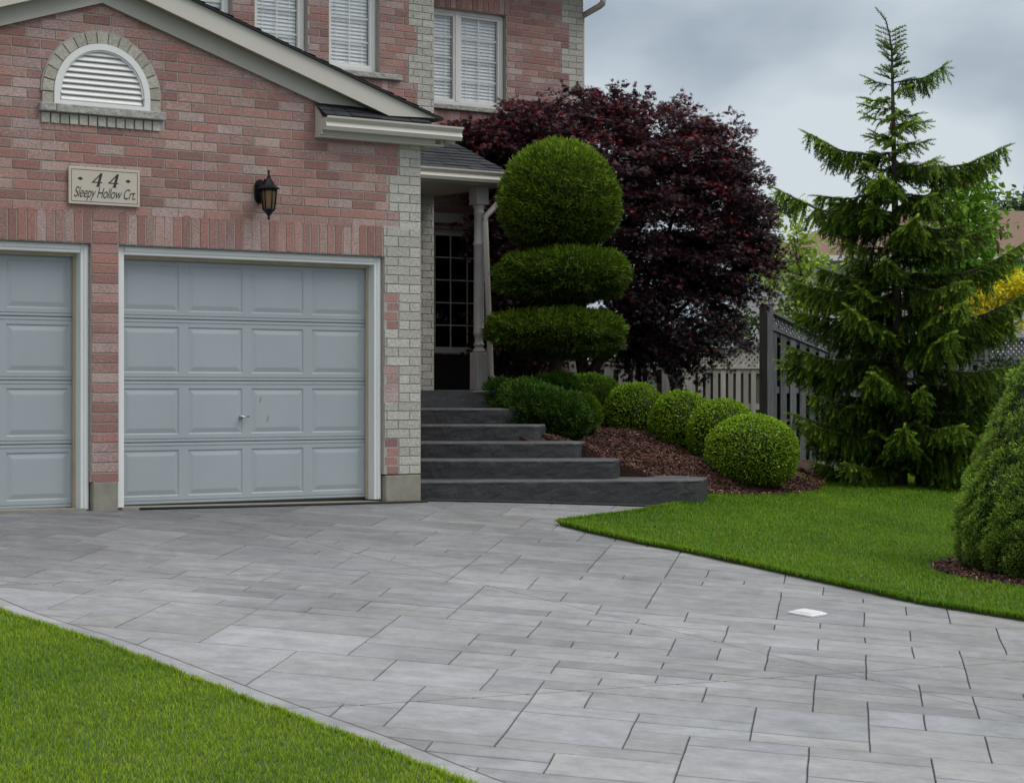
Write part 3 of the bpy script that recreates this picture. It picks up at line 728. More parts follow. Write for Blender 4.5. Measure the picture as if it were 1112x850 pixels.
# --- eave return on the right: boxed end, gutter, small shingled top
def gutter_profile(y, z): return [(y+.12, z), (y+.12, z-.115), (y+.03, z-.125), (y+.012, z-.09), (y+.03, z-.05), (y-.004, z-.018), (y-.006, z), (y+.004, z), (y+.006, z-.012), (y+.03, z-.014), (y+.11, z-.014), (y+.11, z)]
def gutter(name, y, z, x0, x1, parent):
    g = MB(); pr = gutter_profile(y, z)[::-1]; g.xprism(pr, x0, x1); return g.build(name, M['cream'], parent)
OV = -.22
er = MB()
er.box((-1.155, OV+.125, 3.325), (.06, .0, 3.344)); 
er.xprism([(OV+.12, 3.345), (OV+.14, 3.345), (OV+.14, 3.50), (OV+.12, 3.50)], -1.129, .10)
er.add([(-1.15, OV+.10, 3.345), (-1.13, OV+.10, 3.345), (-1.13, OV+.10, 3.50), (-1.15, OV+.10, 3.50), (-1.15, -.008, 3.345), (-1.13, -.008, 3.345), (-1.13, -.008, 3.62), (-1.15, -.008, 3.62)], [(0, 1, 2, 3), (7, 6, 5, 4), (0, 3, 7, 4), (1, 5, 6, 2), (3, 2, 6, 7)])
er.box((.06, OV+.125, 3.325), (.20, 3.9, 3.343)); er.box((.18, OV+.14, 3.344), (.20, 3.9, 3.49)); er.build('eave_box', M['cream'], house)
gutter('gutter', OV, 3.505, -1.145, .335, house)
er = MB(); a2 = math.atan2(.12, .20); shingles(er, (-1.16, OV+.01, 3.512), (1, 0, 0), (0, math.cos(a2), math.sin(a2)), 1.14, .235, .1)
er.build('return_roof', M['shingle'], house)
g = MB()
pr = gutter_profile(0, 3.48); g.add([(.34-y, OV+.12, z) for y, z in pr]+[(.34-y, 3.95, z) for y, z in pr], [tuple(range(len(pr)))]+[(i, (i+1) % len(pr), len(pr)+(i+1) % len(pr), len(pr)+i) for i in range(len(pr))])
g.build('side_gutter', M['cream'], house)
# --- half-round louvre
ar = Bricks()
arc = MB(); nst = 15; zs = VC[1]
def ringstone(mb, a0, a1, ri, ro, y0, y1, col):
    V = []
    for y in (y0, y1):
        for (a, r_) in ((a0, ri), (a0, ro), (a1, ro), (a1, ri)): V.append((VC[0]+r_*math.cos(a), y, VC[1]+r_*math.sin(a)))
    mb.add(V, [(0, 1, 2, 3), (7, 6, 5, 4), (0, 4, 5, 1), (1, 5, 6, 2), (2, 6, 7, 3), (3, 7, 4, 0)], col)
for i in range(nst):
    a0 = math.pi*i/nst+.012; a1 = math.pi*(i+1)/nst-.012; k = random.uniform(.8, 1.08); ringstone(arc, a0, a1, VRI+.004, VRO, -.026-random.uniform(0, .003), .02, (.40*k, .385*k, .33*k))
for sx_ in (-1, 1):
    k = random.uniform(.85, 1.05); xx = sorted((VC[0]+sx_*(VRI+.004), VC[0]+sx_*VRO)); arc.box((xx[0], -.026, 3.432), (xx[1], .02, VC[1]-.006), (.40*k, .385*k, .33*k))
arc.build('arch_stones', M['quoin'], house)
mm = MB()
for i in range(40): ringstone(mm, math.pi*i/40, math.pi*(i+1)/40, VRI-.0, VRO+.012, -.0145, .018, (1, 1, 1))
mm.build('arch_mortar', M['mortar'], house)
ss = MB(); ss.box((VC[0]-.57, -.06, 3.362), (VC[0]-.43, .02, 3.43), bev=.006); ss.box((VC[0]-.424, -.06, 3.36), (VC[0]+.58, .02, 3.43), bev=.006); ss.build('vent_sill', M['stone'], house)
so_ = Bricks(); so_.soldiers(VC[0]-.55, VC[0]+.55, 3.262, 3.358, -.018, stone=True); so_.build('vent_sill_course', M['quoin'], house)
vf = MB()
VA, VB = .385, VRI
for i in range(32): ringstone(vf, math.pi*i/32, math.pi*(i+1)/32, VA, VB-.001, -.034, .03, (1, 1, 1))
for i in range(32): ringstone(vf, math.pi*i/32, math.pi*(i+1)/32, VA-.014, VA-.001, -.022, .03, (1, 1, 1))
for sx_ in (-1, 1):
    xx = sorted((VC[0]+sx_*VA, VC[0]+sx_*(VB-.001))); vf.box((xx[0], -.034, 3.432), (xx[1], .03, VC[1]-.0005))
vf.box((VC[0]-VA+.001, -.034, 3.432), (VC[0]+VA-.001, .03, 3.465))
vent = tag(vf.build('gable_vent', M['white'], house), 'white half round louvred vent in a pale stone arch')
lv = MB(); nl = 9; z0_, z1_ = 3.466, VC[1]+VA-.01; hh = (z1_-z0_)/nl
for i in range(nl):
    za = z0_+i*hh; zt = za+hh
    wdt = VA-.016 if za < VC[1] else math.sqrt(max(.001, (VA-.016)**2-(za-VC[1])**2))
    wt = VA-.016 if zt < VC[1] else math.sqrt(max(.0004, (VA-.016)**2-min(VA-.02, zt-VC[1])**2))
    lv.add([(VC[0]-wdt, -.016, za+.012), (VC[0]+wdt, -.016, za+.012), (VC[0]+wt, .012, zt+.006), (VC[0]-wt, .012, zt+.006),
            (VC[0]-wdt, -.012, za+.006), (VC[0]+wdt, -.012, za+.006), (VC[0]+wdt, .016, za+.006), (VC[0]-wdt, .016, za+.006)], [(0, 1, 2, 3), (4, 5, 1, 0), (7, 6, 5, 4)])
lv.build('louvre', M['white'], vent)
bk = MB(); n = 24; bk.add([(VC[0]+VB*math.cos(math.pi*i/n), .022, VC[1]+VB*math.sin(math.pi*i/n)) for i in range(n+1)]+[(VC[0]-VB, .022, 3.44), (VC[0]+VB, .022, 3.44)], [tuple(range(n+3))]); bk.build('vent_backing', M['dark'], vent)

# --- bay (v=BV) and set-back wall (v=FV) of the main house
BV, FV, BR_, FR = 4.05, 5.7, 2.815, 6.29; TOPZ = 6.55; PZ = 1.035
WINS = [(-.50, .145, 4.70, 5.95), (.43, 1.105, 4.70, 5.95), (1.385, 2.055, 4.70, 5.95)]
FW = (3.60, 5.03, 4.69, 5.925); LW = (3.90, 5.3, 1.50, 3.10)
def wall_with_holes(mb, x0, x1, z0, z1, y0, y1, holes):
    xs = sorted(set([x0, x1]+[h[0] for h in holes]+[h[1] for h in holes]))
    for a, b in zip(xs, xs[1:]):
        zc = [(h[2], h[3]) for h in holes if h[0] <= a+1e-6 and h[1] >= b-1e-6]
        z = z0
        for (p, q) in sorted(zc):
            if p > z: mb.box((a, y0, z), (b, y1, p))
            z = q
        if z < z1: mb.box((a, y0, z), (b, y1, z1))
w_ = MB()
wall_with_holes(w_, -6.5, BR_-.002, -.3, TOPZ, BV+.004, BV+.22, WINS)
w_.box((BR_-.22, BV+.22, -.3), (BR_-.002, FV+.0, TOPZ))
wall_with_holes(w_, BR_-.22, FR-.002, -.3, TOPZ, FV+.004, FV+.22, [FW, LW])
w_.box((FR-.22, FV+.22, -.3), (FR-.002, 12, TOPZ)); w_.box((-6.5, 11.8, -.3), (FR-.22, 12, TOPZ)); w_.box((-6.5, BV+.22, -.3), (-6.3, 11.8, TOPZ))
w_.build('house_wall', M['mortar'], house)
b_ = Bricks(); q_ = Bricks()
def face(y, x0, x1, z0, z1, holes, quoin=True, sol_above=(), sol_below=()):
    k = 0; z = z0
    while z < z1:
        zc = z+CO/2; off = 0 if k % 2 else BL/2; xe = x1
        if quoin:
            qx = x1-(.36 if (k//4) % 2 == 0 else .24); q_.course(qx, x1-.002, z, y-.004, [], off, True); xe = qx
        cuts = [(h[0], h[1]) for h in holes if h[2]-.02 < zc < h[3]]
        for (a, b, p, q) in list(sol_above)+list(sol_below):
            if p-.03 < zc < q+.0: cuts.append((a, b))
        b_.course(x0, xe, z, y, cuts, off); z += CO; k += 1
rowfit = lambda zt: zt
face(BV, -2.2, BR_, 3.25+.02, TOPZ-.01, WINS, True, (), [(WINS[0][0]-.1, WINS[2][1]+.12, 4.36, 4.63)])
b_.soldiers(WINS[0][0]-.1, WINS[2][1]+.12, 4.36, 4.63, BV)
face(BV, .1, BR_, 1.0, 3.26, [], True)
b_.build('brick_facing', M['brick'], house); q_.build('corner_quoins', M['quoin'], house); b_ = Bricks(); q_ = Bricks()
face(FV, BR_, FR, 3.22, TOPZ-.01, [FW], True, [(FW[0]-.05, FW[1]+.05, FW[3], FW[3]+.26)], [(FW[0]-.15, FW[1]+.2, 4.36, 4.62)])
b_.soldiers(FW[0]-.05, FW[1]+.05, FW[3]+.002, FW[3]+.26, FV-.004); b_.soldiers(FW[0]-.15, FW[1]+.2, 4.36, 4.62, FV)
face(FV, BR_, FR, .0, 3.22, [LW], True)
b_.build('brick_facing', M['brick'], house); q_.build('corner_quoins', M['quoin'], house)
# right-hand side wall facing and inner return of the bay
def side_face(x, y0, y1, z0, z1, sgn):
    mb = Bricks(); k = 0; z = z0; r = random
    while z < z1:
        y = y0-(BL/2 if k % 2 else 0)
        while y < y1:
            a, b = max(y, y0)+JT/2, min(y+BL, y1)-JT/2
            if b-a > .02:
                col = r.choice(BR); kk = r.uniform(.8, 1.1); xa, xb = x-sgn*.004, x+sgn*.007
                mb.mb.box((min(xa, xb), a, z+JT/2), (max(xa, xb), b, z+CO-JT/2), tuple(c*kk for c in col)); mb.wash += [random.choice([-.1, 0, .1])]*8
            y += BL
        z += CO; k += 1
    mb.build('side_brick_facing', M['brick'], house)
side_face(FR, FV+.0, 12, .0, TOPZ-.02, 1)
side_face(BR_, BV+.01, FV-.01, 1.0, TOPZ-.02, 1)
side_face(0, .24, 3.97, .25, 3.3, 1)
# windows
def window(a, b, z0, z1, yw, lights, lab=None, blind=True, muntin=(2, 4)):
    yf = yw+.075; t = .05
    fr = MB()
    fr.box((a+.001, yf, z0+.001), (a+t, yf+.07, z1), bev=.006); fr.box((b-t, yf, z0+.001), (b-.001, yf+.07, z1), bev=.006)
    fr.box((a+t, yf+.002, z0+.001), (b-t, yf+.068, z0+t+.01)); fr.box((a+t, yf+.002, z1-t), (b-t, yf+.068, z1-.001))
    cuts = [a+t]
    for i in range(1, lights):
        xm = a+(b-a)*i/lights; fr.box((xm-.035, yf+.001, z0+t+.01), (xm+.035, yf+.069, z1-t), bev=.004); cuts += [xm-.035, xm+.035]
    cuts.append(b-t)
    W = tag(fr.build('window', M['frame'], house), lab)
    for i in range(lights):
        x0, x1 = cuts[2*i], cuts[2*i+1]
        sa = MB(); s2 = .028
        sa.box((x0, yf+.012, z0+t+.011), (x0+s2, yf+.05, z1-t)); sa.box((x1-s2, yf+.012, z0+t+.011), (x1, yf+.05, z1-t)); sa.box((x0+s2, yf+.012, z0+t+.011), (x1-s2, yf+.05, z0+t+.04)); sa.box((x0+s2, yf+.012, z1-t-.03), (x1-s2, yf+.05, z1-t-.001))
        sa.build('sash', M['frame'], W)
        p = MB(); p.add([(x0+s2, yf+.03, z0+t), (x1-s2, yf+.03, z0+t), (x1-s2, yf+.03, z1-t), (x0+s2, yf+.03, z1-t)], [(0, 1, 2, 3)]); p.build('pane', M['glass'] if blind else M['darkglass'], W)
        mu = MB(); nc, nr = muntin; yo = 0 if blind else -.026; zz0, zz1 = z0+t+.03, z1-t-.02
        for j in range(1, nc): xm = x0+(x1-x0)*j/nc; mu.box((xm-.008, yf+.034+yo, zz0), (xm+.008, yf+.042+yo, zz1))
        for j in range(1, nr): zm = zz0+(zz1-zz0)*j/nr; mu.box((x0+s2, yf+.0345+yo, zm-.008), (x1-s2, yf+.0415+yo, zm+.008))
        mu.build('muntin', M['frame'], W)
        if blind:
            bl = MB(); z = zz0; r = random.Random(int(x0*100))
            while z < zz1:
                tl = 1.12+r.uniform(-.06, .06)
                dy, dz = .025*math.cos(tl), .025*math.sin(tl)
                bl.add([(x0+s2, yf+.075-dy, z-dz), (x1-s2, yf+.075-dy, z-dz), (x1-s2, yf+.075+dy, z+dz), (x0+s2, yf+.075+dy, z+dz)], [(0, 1, 2, 3)]); z += .043
            for q in (.2, .8):
                xq = x0+(x1-x0)*q; bl.box((xq-.003, yf+.048, zz0), (xq+.003, yf+.05, zz1))
            bl.build('blind', M['blind'], W)
    ib = MB(); ib.box((a, yw+.24, z0), (b, yw+1.2, z1)); o = ib.build('room_shadow', M['interior'] if blind else M['dark'], W)
    return W
window(*WINS[0], BV, 1, 'leftmost upper window partly hidden by the garage roof'); window(*WINS[1], BV, 1, 'middle upper window above the garage roof'); window(*WINS[2], BV, 1, 'upper window nearest the pale quoins of the bay')
window(*FW, FV, 2, 'two light upper window with white slatted blinds', muntin=(2, 4))
dp_ = MB(); dp_.box((LW[0]+.0, FV-.03, PZ), (LW[1], FV-.004, LW[2]-.004)); dp_.build('shade_panel', M['dark'], house)  # added dark panel standing in for the deep shade below the window
window(*LW, FV, 1, 'dark lower window of small panes behind the porch column', blind=False, muntin=(5, 5))
sb = MB(); sb.box((WINS[0][0]-.12, BV-.05, 4.632), (WINS[2][1]+.29, BV+.075, 4.70), bev=.008); sb.build('window_sill', M['stone'], house)
sb = MB(); sb.box((FW[0]-.2, FV-.05, 4.625), (FW[1]+.32, FV+.075, 4.69), bev=.008); sb.build('window_sill', M['stone'], house)
# main roof, eaves, right-hand gutter and its elbow
rf = MB(); E0 = (-7.0, 3.5); x1e = FR+.45; ze = TOPZ-.02
rf.add([(-7, 3.55, ze+.16), (BR_+.45, 3.55, ze+.16), (BR_+.45, 5.2, ze+.16), (x1e, 5.2, ze+.16), (x1e, 12.5, ze+.16), (-7, 12.5, ze+.16), (-2.5, 8.1, ze+2.6), (2.0, 8.1, ze+2.6)],
       [(0, 1, 7, 6), (1, 2, 7), (2, 3, 7), (3, 4, 7), (4, 5, 6, 7), (5, 0, 6)], (1, 1, 1)); rf.build('main_roof', M['shingle'], house)
rf = MB(); rf.box((-7, 3.6, ze), (BR_+.4, BV+.3, ze+.015)); rf.box((BR_-.2, 5.25, ze+.001), (x1e-.05, FV+.3, ze+.016)); rf.box((FR-.1, FV+.3, ze), (x1e-.05, 12.4, ze+.015))
rf.box((-7, 3.56, ze), (BR_+.45, 3.6, ze+.16)); rf.box((BR_+.41, 3.6, ze), (BR_+.45, 5.2, ze+.16)); rf.box((BR_+.45, 5.2, ze), (x1e, 5.24, ze+.16)); rf.box((x1e-.04, 5.24, ze), (x1e, 12.4, ze+.16)); rf.build('main_eave', M['cream'], house)
dsp = MB(); e1 = at(654, -14, 27.6); e2 = at(655, 1, 27.6); e3 = at(651, 7, 27.65); e4 = at(632, 18, 27.9)
dsp.tube([e1, e2, at(654.5, 4, 27.62), e3, e4, e4+Vector((.03, .05, -.15)), Vector((e4.x+.03, e4.y+.05, .3))], .042, 10); dsp.build('downspout', M['cream'], house)
# --- porch
pr = MB(); EV = 2.60; zE = 3.47; XR = 2.87
po = MB(); 
a3 = math.atan(.40); shingles(po, (-.3, EV, zE+.004), (1, 0, 0), (0, math.cos(a3), math.sin(a3)), XR+.3-.0, (BV-EV)/math.cos(a3), .13)
po.add([(-.3, EV, zE), (XR, EV, zE), (XR, BV, zE+.4*(BV-EV)), (-.3, BV, zE+.4*(BV-EV)), (-.3, EV, zE-.02), (XR, EV, zE-.02), (XR, BV, zE+.4*(BV-EV)-.02)], [(0, 1, 2, 3), (4, 5, 1, 0), (1, 5, 6, 2)], (.7, .7, .7))
# rear slope over the door recess
po.add([(BR_+.01, BV, zE+.58), (XR, BV, zE+.58), (4.6, FV-.01, zE+.50), (BR_+.01, FV-.01, zE+.9)], [(0, 1, 2, 3)], (.7, .7, .7))
po.build('porch_roof', M['shingle'], house)
gutter('porch_gutter', EV-.07, zE+.0, .02, XR+.03, house)
pc = MB(); pc.box((.02, EV+.05, zE-.145), (XR, EV+.09, zE-.02)); pc.box((.02, EV+.09, zE-.145), (XR, BV-.01, zE-.13)); pc.box((BR_+.02, BV-.01, zE-.146), (XR+.0, FV-.02, zE-.131)); pc.xprism([(EV+.09, zE-.13), (BV, zE-.13), (BV, zE+.38*(BV-EV)-.02), (EV+.09, zE)], XR-.03, XR-.01); pc.build('porch_soffit', M['cream2'], house)
pc = MB(); pc.box((BR_+.01, FV-.08, 3.17), (4.3, FV-.012, 3.29)); pc.build('door_lintel', M['cream'], house)
# turned column
cxp, cyp = 2.635, EV+.26
cp = MB()
cp.box((cxp-.075, cyp-.075, PZ), (cxp+.075, cyp+.075, PZ+.42), bev=.006)
cp.lathe([(.074, PZ+.42), (.066, PZ+.455), (.05, PZ+.475), (.047, PZ+.49), (.062, PZ+.505), (.062, PZ+.52), (.05, PZ+.53), (.046, PZ+.56), (.05, PZ+.60), (.058, PZ+.612), (.063, PZ+.64), (.063, PZ+.66), (.058, PZ+.665),
          (.060, PZ+.9), (.056, PZ+1.62), (.066, PZ+1.635), (.066, PZ+1.655), (.056, PZ+1.67), (.053, PZ+1.98), (.062, PZ+1.99), (.062, PZ+2.01), (.052, PZ+2.02), (.066, PZ+2.06), (.072, PZ+2.085)], cxp, cyp, 20)
cp.box((cxp-.08, cyp-.08, PZ+2.086), (cxp+.08, cyp+.08, zE-.147), bev=.004)
cp.build('porch_column', M['colpaint'], house)
ds = MB(); p0 = Vector((2.80, EV+.0, zE-.12)); p1 = at(549, 212, 23.3); p2 = at(527, 236, 23.3); p3 = at(533, 412, 23.3)
ds.tube([p0, p1, p1+Vector((-.03, 0, -.03)), p2+Vector((.03, 0, .03)), p2, p2+Vector((0, 0, -.06)), p3+Vector((0, 0, .05)), p3+Vector((.04, -.05, -.02))], .034, 8); ds.build('porch_downspout', M['cream'], house)

# ================================================================== STEPS
steps = tag(empty('front_steps', (.6, .6, 0)), 'flight of dark charcoal stamped concrete steps rising from the driveway to the porch', 'steps')
SY = [522.3, 499, 480, 461.2, 443.3, 423.6]; SZ = [19.72, 20.2, 20.66, 21.12, 21.58, 22.02]; SXR = [772, 670, 632, 588, 566, 556]
def step(k):
    Z = SZ[k]; top = EYE-(SY[k]-425)*Z/F; X1 = (SXR[k]-556)/F*Z
    Z1 = Z+(.42 if k == 0 else .04)
    # front edge in camera-aligned direction: left end on the garage side wall (u=0)
    Xl = CX-((Z-CZ)*s_)/c_-.02            # u=0 line
    n = 40; pts = []
    rad = .10 if k else .22
    for i in range(n+1):
        t = i/n; X = Xl+(X1-Xl)*t; bow = 0 if k else .10*math.sin(math.pi*t)*t
        Zz = Z+(Z1-Z)*t-bow*0
        pts.append((X, Zz))
    # rounded right corner, then the side runs back into the bed
    Xe, Ze_ = pts[-1]; pts = [p for p in pts if p[0] < Xe-rad]
    for a in np.linspace(0, math.pi/2, 7): pts.append((Xe-rad+rad*math.sin(a), Ze_+rad-rad*math.cos(a)))
    pts.append((Xe+.05, Ze_+rad+.25)); pts.append((Xe-.35, Ze_+1.1)); pts.append((Xl-.5, Ze_+1.1))
    W = [c2w(*p) for p in pts]; W = [(max(.004, x), y) for x, y in W]
    zb = ground(1, -.6)-.25 if k == 0 else top-.35
    mb = MB(); m = len(W); cen = Vector((sum(p[0] for p in W)/m, sum(p[1] for p in W)/m, 0))
    V = []; r = random.Random(k)
    def nrm(i):
        a, b = Vector(W[i-1]+(0,)), Vector(W[(i+1) % m]+(0,)); d = (b-a).normalized(); return Vector((d.y, -d.x, 0))
    levels = [(zb, 0), (top-.155, 0), (top-.13, 0), (top-.1, 0), (top-.07, 0), (top-.04, 0), (top-.022, -.001), (top-.008, .005), (top, .016)]
    for (z, ins) in levels:
        for i, (x, y) in enumerate(W):
            nn = nrm(i); wob = .007*mnoise.noise(Vector((x*6, y*6, z*12)))+.003*mnoise.noise(Vector((x*20, y*20, z*30))) if z < top-.03 else .003*mnoise.noise(Vector((x*8, y*8, 3)))
            V.append((x-nn.x*(ins)+nn.x*wob, y-nn.y*(ins)+nn.y*wob, z+(0 if z < top-.01 else .003*mnoise.noise(Vector((x*4, y*4, 0))))))
    Fc = [(l*m+i, l*m+(i+1) % m, (l+1)*m+(i+1) % m, (l+1)*m+i) for l in range(len(levels)-1) for i in range(m)]
    Fc.append(tuple((len(levels)-1)*m+i for i in range(m)))
    mb.add(V, Fc)
    for i_ in range((len(levels)-2)*m, len(levels)*m): mb.c[i_] = (2.6, 2.6, 2.6)  # treads painted lighter, light from above put into the colour
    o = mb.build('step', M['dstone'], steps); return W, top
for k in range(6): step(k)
# porch floor slab behind the last step
fl = MB(); W = [c2w(CX-((22.1-CZ)*s_)/c_, 22.1), c2w((552-556)/F*22.1, 22.12)]
fl.prism([(.004, 2.2), (W[1][0], W[1][1]+.1), (2.95, 2.1), (2.95, FV-.02), (BR_+.01, FV-.02), (BR_+.01, BV-.012), (.004, BV-.012)][::1], .3, PZ-.004)
fl.build('porch_floor', M['dstone'], steps)

# black cable along the foot of the wall and steps
cb = MB(); pts = []
for (px, py) in ((150, 552.6), (230, 549), (300, 546.5), (360, 544.8)):
    u = -.0; p = at(px, py, 19.0); 
for (x, y) in ((-2.9, -.045), (-1.9, -.05), (-.95, -.045), (-.6, -.03), (-.35, -.04), (-.1, -.035), (.05, -.03)): pts.append(Vector((x, y, ground(x, y)+.012)))
for t in np.linspace(0, 1, 8):
    X = -.80+(1.95+.80)*t; Zc = 19.66+.36*t; x, y = c2w(X, Zc); pts.append(Vector((x+.0, y-.0, ground(x, y)+.012)))
cb.tube(pts, .011, 6); tag(cb.build('cable', M['rubber']), 'thin black cable lying along the foot of the garage wall and lowest step', 'cable')

# ================================================================== SIGN AND WALL LANTERN
sx0, sx1, sz0, sz1 = -3.545, -2.895, 2.600, 2.915
sg = tag(empty('address_sign', ((sx0+sx1)/2, -.012, (sz0+sz1)/2)), 'beige address plaque reading 44 Sleepy Hollow Crt. on the brick above the pier', 'sign')
pl = MB(); pl.box((sx0, -.034, sz0), (sx1, -.012, sz1), bev=.003); pl.build('plaque', M['signface'], sg)
bd = MB(); e = .022; t = .0035; y0, y1 = -.0355, -.0342
bd.box((sx0+e, y0, sz0+e), (sx1-e, y1, sz0+e+t)); bd.box((sx0+e, y0, sz1-e-t), (sx1-e, y1, sz1-e)); bd.box((sx0+e, y0, sz0+e+t), (sx0+e+t, y1, sz1-e-t)); bd.box((sx1-e-t, y0, sz0+e+t), (sx1-e, y1, sz1-e-t)); bd.build('border', M['ink'], sg)
cxs = (sx0+sx1)/2
nu = MB()
def four(x, z, h):
    S_ = h/.13; sl = .28
    def P(a, b): return (x+(a+b*sl)*S_, b*S_+z)
    # outline of an italic four drawn with thick and thin strokes
    nu.yprism([P(.058, 0), P(.086, 0), P(.086, .13), P(.060, .13)], y0, y1)
    nu.yprism([P(.0, .034), P(.106, .034), P(.106, .044), P(-.004, .044)], y0-.0004, y1-.0002)
    nu.yprism([P(-.004, .0345), P(.010, .0345), P(.083, .13), P(.066, .13)], y0-.0008, y1-.0004)
    nu.yprism([P(.05, -.002), P(.096, -.002), P(.094, .004), P(.052, .004)], y0-.0012, y1-.0006)
four(cxs-.125, sz0+.157, .112); nu.build('numeral', M['ink'], sg); nu = MB(); four(cxs+.025, sz0+.157, .112); nu.build('numeral', M['ink'], sg)
for xx in (cxs-.222, cxs+.215): nu = MB(); nu.yprism([(xx-.026, sz0+.215), (xx, sz0+.200), (xx+.026, sz0+.215), (xx, sz0+.230)], y0, y1); nu.build('diamond_mark', M['ink'], sg)
tx = bpy.data.curves.new('street_name', 'FONT'); tx.body = 'Sleepy Hollow Crt.'; tx.size = .098; tx.shear = .42; tx.extrude = .0006; tx.space_character = .93; tx.align_x = 'CENTER'; tx.offset = -.0008
to = bpy.data.objects.new('street_name_text', tx); COL.objects.link(to); dg = bpy.context.evaluated_depsgraph_get()
tm = bpy.data.meshes.new_from_object(to.evaluated_get(dg)); bpy.data.objects.remove(to)
wd = max(v.co.x for v in tm.vertices)-min(v.co.x for v in tm.vertices); kx = .56/wd
for v in tm.vertices: v.co = Vector((cxs+v.co.x*kx, y0-.0+v.co.z-.0008, sz0+.060+v.co.y*1.3))
tm.materials.clear(); tm.materials.append(M['ink']); link(bpy.data.objects.new('street_name', tm), sg)
# lantern
lx, ly = -1.715, -.17
lan = tag(empty('wall_lantern', (lx-.02, -.01, 2.77)), 'black carriage style wall lantern with amber glass above the right garage door', 'lantern')
bp = MB(); prof = [(0, .11), (.028, .098), (.045, .07), (.05, .03), (.05, -.03), (.045, -.07), (.028, -.098), (0, -.11)]
pts = prof+[(-a, b) for a, b in prof[::-1][1:-1]]
bp.yprism([(lx-.01+a, 2.80+b) for a, b in pts][::-1], -.034, -.010); bp.yprism([(lx-.01+a*.7, 2.80+b*.75) for a, b in pts][::-1], -.05, -.0345); bp.build('back_plate', M['black'], lan)
ar = MB(); ar.tube([(lx-.01, -.045, 2.80), (lx-.01, -.075, 2.83), (lx-.01, -.10, 2.875), (lx-.02, -.135, 2.895), (lx-.005, -.16, 2.885), (lx, ly, 2.86)], [.014, .012, .010, .010, .010, .012], 8); ar.build('arm', M['black'], lan)
hd = MB(); r6 = math.pi/6
hd.lathe([(.098, 2.813), (.1, 2.818), (.072, 2.835), (.052, 2.852), (.034, 2.885), (.022, 2.90), (.016, 2.915), (.018, 2.925), (.008, 2.935), (.007, 2.955), (.012, 2.962), (.007, 2.975), (.001, 2.985)], lx, ly, 6, rot=r6, smooth=False)
hd.lathe([(.098, 2.8125), (.066, 2.812), (.066, 2.80), (.07, 2.795)], lx, ly, 6, rot=r6, smooth=False); hd.build('roof_cap', M['black'], lan)
fr = MB()
for k in range(6):
    a = r6+k*math.pi/3; fr.tube([(lx+.070*math.cos(a), ly+.070*math.sin(a), 2.808), (lx+.052*math.cos(a), ly+.052*math.sin(a), 2.635)], .0065, 5)
fr.lathe([(.060, 2.640), (.062, 2.632), (.045, 2.615), (.028, 2.60), (.020, 2.585), (.010, 2.575), (.009, 2.56), (.014, 2.553), (.009, 2.543), (.001, 2.537)], lx, ly, 6, rot=r6, smooth=False)
fr.build('cage', M['black'], lan)
gl = MB(); gl.lathe([(.064, 2.805), (.047, 2.638)], lx, ly, 6, rot=r6, smooth=False); gl.build('lamp_glass', M['lampglass'], lan)

# white square plate on the paving
pp = hit(877, 667); a = .135; pm = MB(); gz_ = lambda x, y: ground(x, y)
def dome(sz, dz): 
    return [(pp.x+sz*math.cos(t), pp.y+sz*math.sin(t), gz_(pp.x+sz*math.cos(t), pp.y+sz*math.sin(t))+dz) for t in [math.radians(-31+90*k) for k in range(4)]]
V = dome(a, .002)+dome(a, .012)+dome(a*.93, .017)+dome(a*.8, .015)+dome(a*.76, .024)
pm.add(V, [(r*4+q, r*4+(q+1) % 4, r*4+4+(q+1) % 4, r*4+4+q) for r in range(4) for q in range(4)]+[(16, 17, 18, 19)])
tag(pm.build('ground_plate', M['plate']), 'small white square plate lying flat on the grey stamped driveway', 'plate')

# ================================================================== PLANTS
def basis(D, Nn):
    D = D/np.linalg.norm(D, axis=1, keepdims=True)
    S = np.cross(D, Nn); S /= (np.linalg.norm(S, axis=1, keepdims=True)+1e-9)
    return D, S, np.cross(S, D)
def place(T, Fa, Pn, D, Nn, sc):
    """instances of template T (x along D, y along side, z along normal)"""
    D, S, U = basis(D, Nn); n, k = len(Pn), len(T); sc = np.asarray(sc).reshape(-1, 1, 1)
    V = Pn[:, None, :]+sc*(T[None, :, 0:1]*D[:, None, :]+T[None, :, 1:2]*S[:, None, :]+T[None, :, 2:3]*U[:, None, :])
    Fc = (np.arange(n)*k)[:, None, None]+Fa[None]; return V.reshape(-1, 3), Fc.reshape(-1, Fa.shape[1])
def join(parts):
    Vs, Fs, Cs = [], [], []; o = 0
    for V, Fc, C in parts: Vs.append(V); Fs.append(Fc+o); Cs.append(C); o += len(V)
    return np.concatenate(Vs), np.concatenate(Fs), np.concatenate(Cs)
def unit(n, r):
    v = r.normal(size=(n, 3)); return v/np.linalg.norm(v, axis=1, keepdims=True)
OVAL = np.array([(0, 0, 0), (.35, .26, .05), (.75, .22, .04), (1, 0, -.03), (.75, -.22, .04), (.35, -.26, .05)]); OVALF = np.array([(0, 1, 5), (1, 2, 5), (2, 4, 5), (2, 3, 4)])
QUAD = np.array([(0, .12, 0), (0, -.12, 0), (1, -.05, -.05), (1, .05, -.05)]); QUADF = np.array([(0, 1, 2), (0, 2, 3)])
